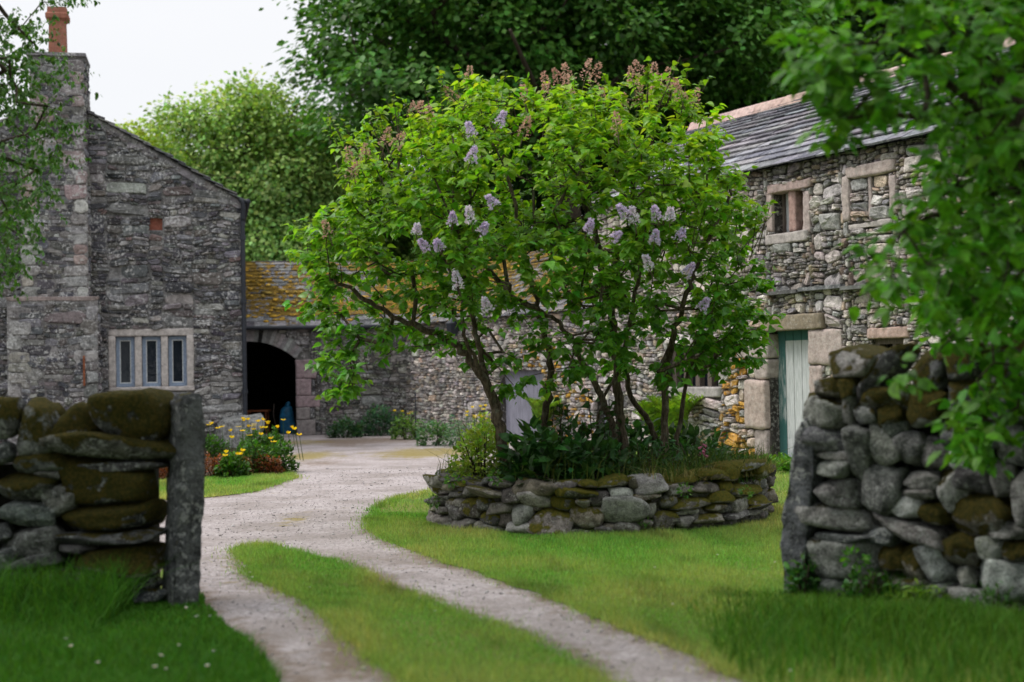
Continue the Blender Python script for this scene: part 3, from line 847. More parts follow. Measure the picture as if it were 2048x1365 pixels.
# ------------------------------------------------------------------ the barn
BP = [(.47, .43, .395), (.36, .335, .325), (.54, .49, .45), (.28, .27, .27), (.43, .40, .38), (.46, .37, .29), (.60, .56, .53), (.40, .38, .38)]
barn = thing('stone_barn', 'long two storey rubble barn with slate roof and faded green plank door', 'barn', bO)
rng = random.Random(23)
uF = FB.uv(1190, 800)[0]; uN = 8.0; EV = 5.1
PD = {}
door_o = (FB.uv(1541, 800)[0], -.05, FB.uv(1622, 800)[0], FB.uv(1580, 660)[1])
win_o = FB.rect(1549, 381, 1610, 464)
blk_o = FB.rect(1704, 352, 1784, 442)
low_o = FB.rect(1338, 690, 1440, 773)
rw_o = FB.rect(1745, 678, 1812, 740)
hat_o = FB.rect(1150, 800, 1224, 880); hat_o = (max(hat_o[0], uF + .1), 0, hat_o[2], hat_o[3])
bop = [door_o, win_o, low_o, rw_o, hat_o]
def br(x0, y0, x1, y1): return FB.rect(x0, y0, x1, y1)
dress = {
 'door_lintel': [(br(1541, 629, 1652, 661), (.27, .225, .165), .10)],
 'jamb_stone': [(br(1478, 669, 1541, 718), (.44, .38, .35), .05), (br(1513, 719, 1541, 759), (.42, .36, .33), .05), (br(1497, 760, 1541, 858), (.46, .37, .33), .10), (br(1514, 859, 1541, 916), (.40, .34, .32), .06),
                (br(1622, 658, 1690, 730), (.46, .38, .35), .06), (br(1622, 731, 1650, 800), (.44, .36, .33), .05), (br(1622, 801, 1670, 870), (.42, .35, .33), .05), (br(1622, 871, 1655, 925), (.40, .34, .32), .05)],
 'surround_stone': [(br(1541, 364, 1627, 382), (.47, .36, .33), .05), (br(1537, 383, 1549, 465), (.44, .36, .33), .04), (br(1611, 383, 1625, 466), (.46, .38, .36), .04), (br(1537, 465, 1622, 487), (.45, .41, .39), .07),
                    (br(1697, 327, 1796, 351), (.46, .38, .35), .06), (br(1689, 352, 1704, 443), (.47, .40, .37), .05), (br(1784, 350, 1798, 428), (.43, .36, .34), .05), (br(1702, 443, 1792, 456), (.45, .41, .39), .06), (br(1739, 353, 1746, 440), (.40, .34, .32), .01),
                    (br(1385, 405, 1432, 425), (.46, .37, .33), .04), (br(1421, 426, 1434, 478), (.46, .37, .33), .04),
                    (br(1330, 774, 1448, 795), (.42, .39, .38), .06), (br(1441, 690, 1450, 773), (.42, .39, .38), .04),
                    (br(1740, 655, 1822, 677), (.47, .34, .29), .05)],
}
nopen = [r for k in dress for r, c, d in dress[k]]
mb = MB()
backing(mb, FB, uF, -.3, uN, EV, bop, .45, (.075, .068, .062))
def bcol(u, v, c, r):
    q = np.array([[u, v, 0.]]); n_ = nz(q, .9, 5)[0]
    ul = FB.uv(1470, 820)[0]
    dm = 1.0
    if abs(u - ul) < .55 + .2 * n_ and v < 2.1 and r.random() < .55: return jit((.50, .28, .06), r, .25), 1.0, 0
    if (u < FB.uv(1520, 420)[0] and v > 3.0 + .4 * n_) or (FB.uv(1700, 620)[0] < u < FB.uv(1800, 620)[0] and 1.8 < v < 2.75 + .3 * n_):
        if r.random() < .8: return jit((.50, .45, .41), r, .08), .55, 0
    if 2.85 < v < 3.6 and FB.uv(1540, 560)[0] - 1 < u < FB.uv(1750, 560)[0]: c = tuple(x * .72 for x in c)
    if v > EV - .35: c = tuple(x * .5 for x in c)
    return c, dm, 0.0
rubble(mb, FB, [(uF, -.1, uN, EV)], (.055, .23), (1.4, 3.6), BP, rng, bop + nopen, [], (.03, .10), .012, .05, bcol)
plas = rubble
# blocked window infill
rubble(mb, FB, [blk_o], (.07, .16), (1.3, 2.6), BP, rng, [], [], (.0, .02), d0=-.04)
Fg = Frame(FB.p(uF, 0, 0), BA + pi / 2, 1)
WID = 5.7; RISE = 1.76
for (A, s_) in ((uF, -1), (uN, 1)):
    mb.add([FB.p(A, -.3, -.003), FB.p(A, EV, -.003), FB.p(A, EV + RISE, -WID / 2), FB.p(A, EV, -WID), FB.p(A, -.3, -WID)], [(0, 1, 2, 3, 4)], (.28, .26, .25))
mb.quad(FB.p(uF, -.3, -WID), FB.p(uN, -.3, -WID), FB.p(uN, EV, -WID), FB.p(uF, EV, -WID), (.25, .23, .22))
mb.build('wall', M['barn'], barn)
for k in dress:
    for r, c, d in dress[k]:
        block(FB, r[0] + .004, r[1] + .004, r[2] - .004, r[3] - .004, -.26, d + .02, k, M['dress'], barn, tuple(x * .92 for x in c), rng, r=.04 if k == 'jamb_stone' else .02, amp=.016)
mb = MB()
x = FB.uv(1545, 588)[0]
while x < uN - .3:
    wd = rng.uniform(.5, 1.1); FB.box(mb, x, 2.83 + .03 * sin(x * 1.7) - .02, x + wd - .01, 2.87 + .03 * sin(x * 1.7), -.1, rng.uniform(.16, .24), jit((.13, .13, .135), rng, .15)); x += wd
mb.build('drip_course', M['slate'], barn)
# roof
th = math.atan2(RISE, WID / 2)
su = -FB.N * cos(th) + FB.Z * sin(th); nn = FB.N * sin(th) + FB.Z * cos(th)
LS = sqrt(RISE ** 2 + (WID / 2) ** 2) + .18 / cos(th)
mb = MB(); BSP = [(.16, .16, .185), (.20, .20, .225), (.13, .13, .15), (.25, .245, .26), (.18, .175, .195)]
E0 = FB.p(uF - .15, EV - .10, .18)
slates(mb, E0, FB.U, uN - uF + .3, su, LS, nn, BSP, rng, (.33, .15), (.25, .55), .024)
mb.quad(E0 - nn * .015, E0 + FB.U * (uN - uF + .3) - nn * .015, E0 + FB.U * (uN - uF + .3) + su * LS - nn * .015, E0 + su * LS - nn * .015, (.04, .04, .045))
R0 = E0 + su * LS
su2 = FB.N * -cos(th) - FB.Z * sin(th)
mb.quad(R0, R0 + FB.U * (uN - uF + .3), R0 + FB.U * (uN - uF + .3) + su2 * LS, R0 + su2 * LS, (.16, .16, .18))
mb.build('roof', M['slate'], barn)
x = 0; Lr = uN - uF + .34
while x < Lr - .1:
    wd = min(rng.uniform(.6, .95), Lr - x)
    prof = [(-.19, -.12), (-.11, .06), (-.03, .115), (.03, .115), (.11, .06), (.19, -.12)]
    vs = [R0 - FB.U * .02 + FB.U * (x + e) + FB.N * a * 1.25 + FB.Z * (b + .02 + rng.uniform(-.008, .008)) for e in (0, wd - .012) for a, b in prof]
    fs = [(i, i + 1, i + 7, i + 6) for i in range(5)] + [(0, 1, 2, 3, 4, 5)[::-1], (6, 7, 8, 9, 10, 11)]
    m_ = MB(); m_.add(vs, fs, jit((.44, .33, .30), rng, .10)); m_.build('ridge_stone', M['dress'], barn)
    x += wd
# plank door
mb = MB(); a, _, b, t = door_o; n = 5
for k in range(n):
    x0, x1 = a + (b - a) * k / n + .007, a + (b - a) * (k + 1) / n - .007
    for (z0, z1, mo0, mo1) in ((.03, .35, .5, .25), (.35, .75, .35, .1), (.75, 1.75, .1, .12), (1.75, t - .18, .12, .35), (t - .18, t, .8, 1.0)):
        ed = .45 if k == 0 else 0
        vs = [FB.p(u, v, d) for d in (-.24, -.18) for u, v in ((x0, z0), (x1, z0), (x1, z1), (x0, z1))]
        bI = len(mb.v); mb.add(vs, BOXF, (.3, .3, .3)); 
        for q, mo in zip(range(bI, bI + 8), (mo0, mo0, mo1, mo1) * 2): mb.m[q] = mo + ed
dr = mb.build('door', M['door'], barn)
mb = MB(); FB.box(mb, b - .14, 1.05, b - .09, 1.2, -.18, -.13); mb.build('latch', M['iron'], dr)
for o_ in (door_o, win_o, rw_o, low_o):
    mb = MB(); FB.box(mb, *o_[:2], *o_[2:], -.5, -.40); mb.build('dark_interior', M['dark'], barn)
# upper two light window
u0, v0, u1, v1 = win_o; m0_, m1_ = FB.uv(1576, 420)[0], FB.uv(1591, 420)[0]; um = (m0_ + m1_) / 2; mh_ = (m1_ - m0_) / 2
wn = block(FB, um - mh_, v0, um + mh_, v1, -.20, .0, 'window', M['dress'], barn, (.36, .24, .21), rng)
for s, (a, b) in enumerate(((u0, um - mh_), (um + mh_, u1))):
    mb = MB(); mb.quad(FB.p(a, v0, -.22), FB.p(b, v0, -.22), FB.p(b, v1, -.22), FB.p(a, v1, -.22)); mb.build('pane', M['white'], wn)
    mb = MB()
    for r_ in ((a, v0, a + .05, v1), (b - .05, v0, b, v1)): FB.box(mb, *r_, -.215, -.17)
    mb.build('casement', M['wood'], wn)
# lower mullioned window by the lilac, low right opening
u0, v0, u1, v1 = low_o
mb = MB(); n = 4
lw = None
for k in range(n + 1):
    x = u0 + (u1 - u0 - .12) * k / n
    FB.box(mb, x, v0, x + .12, v1, -.22, -.08)
lw = mb.build('wooden_mullions', M['wood'], barn)
mb = MB(); mb.quad(FB.p(u0, v0, -.2), FB.p(u1, v0, -.2), FB.p(u1, v1, -.2), FB.p(u0, v1, -.2)); mb.build('pane', M['glass'], lw)
u0, v0, u1, v1 = rw_o
mb = MB(); FB.box(mb, u0, v0, u0 + .09, v1, -.2, -.06); FB.box(mb, u0 + .09, v1 - .08, u1, v1, -.2, -.06); FB.box(mb, (u0 + u1) / 2, v0, (u0 + u1) / 2 + .08, v1 - .08, -.2, -.08); mb.build('window_frame', M['wood'], barn)
mb = MB(); a, _, b, t = hat_o
for k in range(6): FB.box(mb, a + (b - a) * k / 6 + .004, .02, a + (b - a) * (k + 1) / 6 - .004, t, -.18, -.13)
mb.build('hatch', M['metal'], barn)

# ------------------------------------------------------------------ the cart shed (front and side wing)
shed = thing('cart_shed', 'low mossy roofed cart shed with a dark segmental arch in the corner of the yard', 'shed', sO)
rng = random.Random(31)
SEV = 2.95
SPal = [(.20, .195, .20), (.28, .265, .26), (.13, .127, .13), (.24, .205, .20), (.33, .315, .30), (.21, .215, .19)]
rj = FS.uv(592, 800)[0]; ac, vc = FS.uv(497, 683); vs_ = FS.uv(592, 717)[1]
lj = 2 * ac - rj
hw = rj - ac; sag = vc - vs_; Rr = (hw ** 2 + sag ** 2) / (2 * sag); cz = vc - Rr
aop = (lj, -.02, rj, vc + .005)
mb = MB()
backing(mb, FS, lj - 3, -.3, lj, SEV, [], .3, (.15, .145, .14))
backing(mb, FS, rj, -.3, uSc + .3, SEV, [], .3, (.15, .145, .14))
n = 20
for k in range(n):                                   # spandrel over the arch
    a0, a1 = lj + (rj - lj) * k / n, lj + (rj - lj) * (k + 1) / n
    z = [cz + sqrt(max(0, Rr ** 2 - (x - ac) ** 2)) for x in (a0, a1)]
    mb.quad(FS.p(a0, z[0]), FS.p(a1, z[1]), FS.p(a1, SEV), FS.p(a0, SEV), (.15, .145, .14))
    mb.quad(FS.p(a0, z[0]), FS.p(a1, z[1]), FS.p(a1, z[1], -.5), FS.p(a0, z[0], -.5), (.1, .1, .1))
for x in (lj, rj): mb.quad(FS.p(x, -.1), FS.p(x, vs_), FS.p(x, vs_, -.5), FS.p(x, -.1, -.5), (.2, .18, .18))
def sdrop(u, v, w_, h_):
    if lj - .02 < u < rj + .02 and v < vs_: return True
    r_ = sqrt((u - ac) ** 2 + (v - cz) ** 2)
    return abs(u - ac) < hw + .5 and v > cz + .5 * Rr and r_ < Rr + .36 and v > vs_ - .1
def scol(u, v, c, r):
    if u > rj + 1.1: c = (c[0] * .93, c[1] * .95, c[2] * .88)
    return c, 1.0, 0
jst = []
v = 0; jr = [(.50, .42, 0), (.36, .32, 0), (.62, .30, 1), (.40, .45, 1), (.55, .5, 1)]
for wd, h, pk in jr:
    jst.append((rj, v, rj + wd, v + h, (.34, .255, .27) if pk else (.28, .25, .245))); v += h
rubble(mb, FS, [(lj - 3, -.1, uSc, SEV)], (.06, .20), (1.6, 4), SPal, rng, [j[:4] for j in jst], [], (.025, .08), .011, .04, scol, sdrop)
# inside
mb.build('wall', M['house'], shed)
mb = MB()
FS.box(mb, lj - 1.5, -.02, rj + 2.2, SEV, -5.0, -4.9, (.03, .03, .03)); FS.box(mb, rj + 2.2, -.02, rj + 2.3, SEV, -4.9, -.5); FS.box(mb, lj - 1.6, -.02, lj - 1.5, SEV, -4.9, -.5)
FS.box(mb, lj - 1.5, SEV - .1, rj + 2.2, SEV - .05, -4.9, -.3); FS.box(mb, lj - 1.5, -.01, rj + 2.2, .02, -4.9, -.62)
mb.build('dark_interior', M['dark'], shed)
for j in jst: block(FS, j[0] + .004, j[1] + .004, j[2], j[3] - .004, -.3, .06, 'jamb_stone', M['dress'], shed, j[4], rng, k=13, rough=.03)
nv = 27
a_s = math.asin(hw / Rr)
for k in range(nv):
    t0, t1 = -a_s + 2 * a_s * k / nv, -a_s + 2 * a_s * (k + .93) / nv
    ro = Rr + rng.uniform(.30, .38)
    m_ = MB(); vs = []
    for d in (-.3, rng.uniform(.02, .05)):
        for tt, rr in ((t0, Rr - .005), (t1, Rr - .005), (t1, ro), (t0, ro)): vs.append(FS.p(ac + rr * sin(tt), cz + rr * cos(tt), d))
    c = jit((.27, .26, .26), rng, .4)
    if abs(k - 12) < 1: c = (.36, .31, .28)
    m_.add(vs, BOXF, c); m_.build('arch_stone', M['dress'], shed)
block(FS, lj, -.10, rj - .02, .03, -.9, .25, 'threshold', M['dress'], shed, (.36, .33, .34), rng)
# roofs
th = math.atan2(1.85, 3.2)
suS = -FS.N * cos(th) + FS.Z * sin(th); nnS = FS.N * sin(th) + FS.Z * cos(th); LSs = sqrt(1.85 ** 2 + 3.2 ** 2) + .2
mb = MB(); E0 = FS.p(lj - 3, SEV - .08, .16); Ls = uSc - lj + 6.4
def shm(x, y, r):
    q = nz(np.array([[x * 9, y * 3.4, 0]]), .9, 2)[0]
    return max(0, min(1, .62 + .55 * q - (.5 if y < .08 else 0) + r.uniform(-.15, .15)))
slates(mb, E0, FS.U, Ls, suS, LSs, nnS, SP, rng, (.30, .18), (.2, .5), .009, shm)
mb.quad(E0 - nnS * .02, E0 + FS.U * Ls - nnS * .02, E0 + FS.U * Ls + suS * LSs - nnS * .02, E0 + suS * LSs - nnS * .02, (.04, .04, .04))
q = E0 + suS * LSs; su2 = -FS.N * cos(th) - FS.Z * sin(th); mb.quad(q, q + FS.U * Ls, q + FS.U * Ls + su2 * LSs, q + su2 * LSs, (.15, .15, .15))
mb.build('roof', M['mslate'], shed)
suW = -FB.N * cos(th) + FB.Z * sin(th); nnW = FB.N * sin(th) + FB.Z * cos(th)
mb = MB(); E1 = FB.p(uBc - 3, SEV - .08, .16); LW = uF - uBc + 3 - .02
slates(mb, E1, FB.U, LW, suW, LSs, nnW, SP, rng, (.30, .18), (.2, .5), .009, shm)
mb.quad(E1 - nnW * .02, E1 + FB.U * LW - nnW * .02, E1 + FB.U * LW + suW * LSs - nnW * .02, E1 + suW * LSs - nnW * .02, (.04, .04, .04))
mb.build('wing_roof', M['mslate'], shed)
Rm = np.random.RandomState(12); Vm, Fm, Cm, nm_ = [], [], [], 0
for (E_, U_, s_, n_, L_) in ((E0, FS.U, suS, nnS, Ls), (E1, FB.U, suW, nnW, LW)):
    for k in range(1300):
        x, y = Rm.uniform(.1, L_ - .1), Rm.uniform(.15, LSs - .1) 
        if nz(np.array([[x * 1.1, y * 1.6, 0]]), 1.0, 2)[0] + Rm.normal() * .35 < -.15: continue
        sz_ = Rm.uniform(.02, .075); V, F = ico(1); V = V * (1 + .25 * nz(V, 2, k))[:, None] * np.array([sz_ * Rm.uniform(1, 2.2), sz_, sz_ * .28])
        q = E_ + U_ * x + s_ * y + n_ * .03
        Vm.append(q + V[:, :1] * U_ + V[:, 1:2] * s_ + V[:, 2:] * n_); Fm.append(F + nm_); nm_ += len(V)
        Cm.append(np.tile(np.array([(.52, .31, .045), (.42, .26, .05), (.28, .20, .05)][Rm.randint(3)]) * Rm.uniform(.7, 1.2), (len(V), 1)))
o = mesh('roof_moss', np.vstack(Vm), np.vstack(Fm), m_leaf('roof_moss', .1, (1, 1, 1), .9, .05, .5), shed, np.vstack(Cm), smooth=True); o['kind'] = 'stuff'
V, F = polytube([FS.p(lj - 3, SEV - .10, .2), FS.p(uSc - .1, SEV - .13, .2)], [.055, .055], 8); mesh('gutter', V, F, M['iron'], shed, smooth=True)
# side wing wall
cd_o = FB.rect(1003, 742, 1088, 872); cd_o = (cd_o[0], -.02, cd_o[2], cd_o[3])
mb = MB(); backing(mb, FB, uBc - .2, -.3, uF - .01, SEV, [cd_o], .4, (.08, .074, .07))
def wcol(u, v, c, r):
    if u > uF - 3.2 and r.random() < .22 and v < 2.2: return jit((.52, .30, .05), r, .2), 1, 0
    return c, 1, 0
rubble(mb, FB, [(uBc, -.1, uF - .01, SEV)], (.06, .19), (1.2, 2.8), BP, rng, [cd_o], [], (.03, .10), .013, .04, wcol)
mb.build('wing_wall', M['barn'], shed)
mb = MB(); a, _, b, t = cd_o; n = 44
for k in range(n):
    x0, x1 = a + (b - a) * k / n, a + (b - a) * (k + 1) / n; e = (.0, .02)
    mb.quad(FB.p(x0, 0, -.12 + e[k % 2]), FB.p(x1, 0, -.12 + e[(k + 1) % 2]), FB.p(x1, t, -.12 + e[(k + 1) % 2]), FB.p(x0, t, -.12 + e[k % 2]))
mb.build('corrugated_door', M['metal'], shed)

# lantern on the wing wall
lu, lv_ = FB.uv(905, 655, .25)
la = thing('wall_lantern', 'small black box lantern on an arm high on the pale wing wall behind the lilac', 'lantern', FB.p(lu, lv_ - .25, .0))
mb = MB()
for (z, r) in ((0, .08), (.30, .12)): pass
vs = [FB.p(lu + x * r, lv_ + z, .25 + y * r) for z, r in ((-.22, .08), (.10, .125), (.22, .03)) for x, y in ((-1, -1), (1, -1), (1, 1), (-1, 1))]
fs = [(4 * k + q, 4 * k + (q + 1) % 4, 4 * k + 4 + (q + 1) % 4, 4 * k + 4 + q) for k in range(2) for q in range(4)] + [(3, 2, 1, 0), (8, 9, 10, 11)]
mb.add(vs, fs); mb.build('lamp_body', M['iron'], la)
V, F = polytube(smoothline([FB.p(lu, lv_ + .1, 0), FB.p(lu, lv_ + .34, .12), FB.p(lu, lv_ + .22, .25)], 5), [.018] * 11, 6); mesh('bracket', V, F, M['iron'], la)
fu, fv = FB.uv(818, 660, .2)
fl = thing('floodlight', 'slim pale lamp tube fixed at the inner corner of the yard below the gutter', 'floodlight', FB.p(fu, fv, 0))
V, F = polytube([FB.p(fu - .25, fv - .06, .25), FB.p(fu + .3, fv + .06, .2)], [.05, .05], 8); mesh('lamp_tube', V, F, M['white'], fl, smooth=True)
V, F = polytube([FB.p(fu, fv, 0), FB.p(fu, fv, .22)], [.02, .02], 6); mesh('bracket', V, F, M['iron'], fl)

# things seen in the dark of the arch
bp = at(573, 838, 37.9); bp[2] = .02
bag = thing('blue_sack', 'bright blue plastic sack standing just inside the dark arch', 'sack', bp)
V, F = rock(.19, .14, .38, 3, 7, 4, .12, 5, .1); V[:, 0] *= 1 + .1 * (V[:, 2] < -.1); mesh('sack_body', V + bp + np.array([0, 0, .37]), F, M['blue'], bag, smooth=True)
V, F = rock(.07, .06, .09, 2, 4, 4, .15, 6, .1); mesh('sack_neck', V + bp + np.array([.03, 0, .78]), F, M['blue'], bag, smooth=True)
tp = at(515, 822, 38.4); tv = tp[2]; tp2 = tp.copy(); tp2[2] = .02
tb = thing('rusty_trestle', 'rusty iron trestle table in the shadow of the arch', 'trestle', tp2)
mb = MB(); x, y = tp[0], tp[1]
def wb(mb, x0, y0, z0, x1, y1, z1): mb.add([(a, b, c) for c in (z0, z1) for a, b in ((x0, y0), (x1, y0), (x1, y1), (x0, y1))], BOXF)
wb(mb, x - .32, y - .2, tv - .02, x + .32, y + .3, tv + .02); mb.build('tabletop', M['rust'], tb)
for sx in (-.27, .27):
    for sy in (-.15, .25):
        V, F = polytube([(x + sx, y + sy, .02), (x + sx * .9, y + sy * .9, tv - .015)], [.02, .02], 6); mesh('leg', V, F, M['rust'], tb)
hpnt = [at(a, b, 38.2) for a, b in ((548, 808), (547, 830), (552, 850), (560, 862), (568, 866))]
hs = thing('hose', 'thin pale hose hanging in a curve inside the dark arch', 'hose', hpnt[-1])
V, F = polytube(smoothline(hpnt, 5), [.012] * 21, 6); mesh('hose_pipe', V, F, M['wood'], hs, smooth=True)
# ------------------------------------------------------------------ field walls at the gateway
def drystone(fr, rc, parent, name='wall_stone', moss=0.0, ang=0.0, col=(.2, .2, .2), dep=.17, out=0.0, sub=4, rng=random, grow_=1.06, k=22, extra=12, rough=.05, box=.2):
    u0, v0, u1, v1 = fr.rect(*rc) if len(rc) == 4 and abs(rc[2]) > 12 or max(abs(x) for x in rc) > 12 else rc
    hu, hv = (u1 - u0) / 2 * grow_, (v1 - v0) / 2 * grow_
    dd = min(dep, max(.09, .9 * max(hu, hv)))
    V, F = rock(hu, dd, hv, sub, k, extra, rough, rng.randint(0, 10 ** 6), box)
    a = radians(ang); R = np.array([[cos(a), 0, -sin(a)], [0, 1, 0], [sin(a), 0, cos(a)]])
    V = V @ R.T
    c = fr.p((u0 + u1) / 2, (v0 + v1) / 2, out - dd * .8 + rng.uniform(-.02, .02))
    Wd = c + V[:, :1] * fr.U - V[:, 1:2] * fr.N + V[:, 2:] * fr.Z
    return mesh(name, Wd, F, M['dry'], parent, np.tile(jit(col, rng, .12), (len(Wd), 1)), {'moss': moss}, True)
GC = [(.10, .105, .107), (.13, .131, .13), (.082, .085, .09), (.165, .164, .156), (.115, .108, .092)]
rng = random.Random(5)
FL = Frame((-2.55, 9.85, 0), 0)
lw = thing('dry_stone_wall', 'dark mossy field wall ending beside the upright gatepost, round boulders on top', 'wall', FL.p(-.6, 0, -.3))
LSN = [  # pixel box, name, moss, angle, tone
 ((181, 782, 341, 894), 'cap_stone', .75, 4, 2), ((104, 806, 186, 920), 'cap_stone', .6, -24, 1), ((32, 800, 120, 914), 'cap_stone', .42, 8, 3), ((-28, 797, 40, 880), 'cap_stone', .5, 0, 0),
 ((130, 876, 360, 926), 'through_stone', .38, -3, 4), ((140, 921, 327, 944), 'wall_stone', .1, 0, 2), ((22, 907, 131, 947), 'wall_stone', .5, 3, 1), ((-14, 886, 26, 928), 'wall_stone', 0, 0, 0),
 ((-8, 948, 108, 1002), 'wall_stone', .6, 4, 1), ((64, 941, 124, 958), 'wall_stone', 0, -6, 3), ((82, 972, 138, 1013), 'wall_stone', 0, 28, 1), ((92, 990, 162, 1026), 'wall_stone', 0, 27, 3),
 ((128, 930, 304, 1012), 'wall_stone', 1.0, 0, 2), ((114, 1009, 309, 1065), 'wall_stone', .85, 2, 2), ((-2, 1002, 97, 1051), 'wall_stone', 0, -4, 1), ((-2, 1058, 125, 1114), 'wall_stone', 0, 5, 3),
 ((-16, 1048, 18, 1078), 'wall_stone', 0, 0, 0), ((122, 1064, 305, 1094), 'wall_stone', .15, 1, 0), ((123, 1089, 186, 1109), 'wall_stone', 0, 0, 1), ((138, 1098, 311, 1148), 'wall_stone', .45, 2, 4),
 ((232, 1128, 307, 1160), 'wall_stone', .1, 0, 2), ((20, 1111, 124, 1138), 'wall_stone', 0, 10, 1), ((-14, 1095, 27, 1165), 'wall_stone', 0, 0, 0), ((20, 1138, 72, 1170), 'wall_stone', 0, 0, 2),
 ((62, 1140, 180, 1184), 'wall_stone', .2, 0, 4), ((176, 1146, 302, 1192), 'wall_stone', .2, 0, 2), ((-24, 1166, 64, 1200), 'wall_stone', .1, 0, 1), ((60, 1184, 300, 1220), 'wall_stone', .1, 0, 2)]
for rc, nm, ms_, an, tn in LSN:
    if ms_ > .3: ms_ = min(1, ms_ + .15)
    drystone(FL, rc, lw, nm, ms_, an, GC[tn], .30 if nm != 'wall_stone' else .2, .02, 4, rng, k=8 if nm == 'cap_stone' else 15)
mb = MB()                                   # hearting behind the face stones, and the wall beyond the frame
FL.box(mb, -3.2, -.1, FL.uv(283, 1000)[0], FL.uv(100, 930)[1], -.5, -.14, (.03, .03, .028))
mb.build('hearting', M['dark'], lw)
x = FL.uv(-20, 1000)[0]
for r_ in splitrects([(x - 1.6, 0, x, 1.32)], (.14, .34), (1.0, 2.2), rng): drystone(FL, r_, lw, 'wall_stone', .5 if r_[3] > 1.1 else rng.choice((0, .1, .4)), rng.gauss(0, 5), GC[rng.randint(0, 4)], .2, .02, 3, rng)

# gatepost
def plank_stone(pts_front, thick, name, parent, col, moss, fr, seed, taper=1.0):
    """An upright slab from an outline in (u,v), roughened."""
    P = np.array(pts_front)
    bm = bmesh.new()
    fv = [bm.verts.new(tuple(fr.p(u, v, 0))) for u, v in P]; bv = [bm.verts.new(tuple(fr.p(u, v, -thick))) for u, v in P]
    n = len(P); bm.faces.new(fv); bm.faces.new(bv[::-1])
    for i in range(n): bm.faces.new((fv[i], bv[i], bv[(i + 1) % n], fv[(i + 1) % n]))
    bmesh.ops.bevel(bm, geom=list(bm.edges), offset=.022, segments=2, affect='EDGES')
    bmesh.ops.triangulate(bm, faces=bm.faces[:])
    for _ in range(4):
        es = [e for e in bm.edges if e.calc_length() > .045]
        if not es: break
        bmesh.ops.subdivide_edges(bm, edges=es, cuts=1); bmesh.ops.triangulate(bm, faces=bm.faces[:])
    bmesh.ops.recalc_face_normals(bm, faces=bm.faces[:])
    V = np.array([v.co[:] for v in bm.verts]); F = [tuple(v.index for v in f.verts) for f in bm.faces]; bm.verts.index_update()
    bm.verts.ensure_lookup_table()
    N = np.array([v.normal[:] for v in bm.verts]); F = [tuple(v.index for v in f.verts) for f in bm.faces]; bm.free()
    V = V + N * (.014 * nz(V, 4, seed) + .010 * nz(V, 11, seed + 2) + .006 * nz(V, 26, seed + 5))[:, None]
    return mesh(name, V, F, M['dry'], parent, np.tile(col, (len(V), 1)), {'moss': moss}, True)
FP = Frame((-2.3, 9.80, 0), radians(33))
pp = [FP.uv(*q) for q in ((345, 1236), (353, 1050), (360, 920), (362, 840), (364, 797), (382, 788), (407, 789), (411, 850), (410, 960), (405, 1050), (401, 1150), (401, 1236))]
gpost = thing('stone_gatepost', 'tall rough hewn stone gatepost leaning at the end of the mossy field wall', 'gatepost', FP.p(pp[0][0] + .1, 0, -.1))
plank_stone(pp, .25, 'post', gpost, (.10, .104, .107), .16, FP, 3)

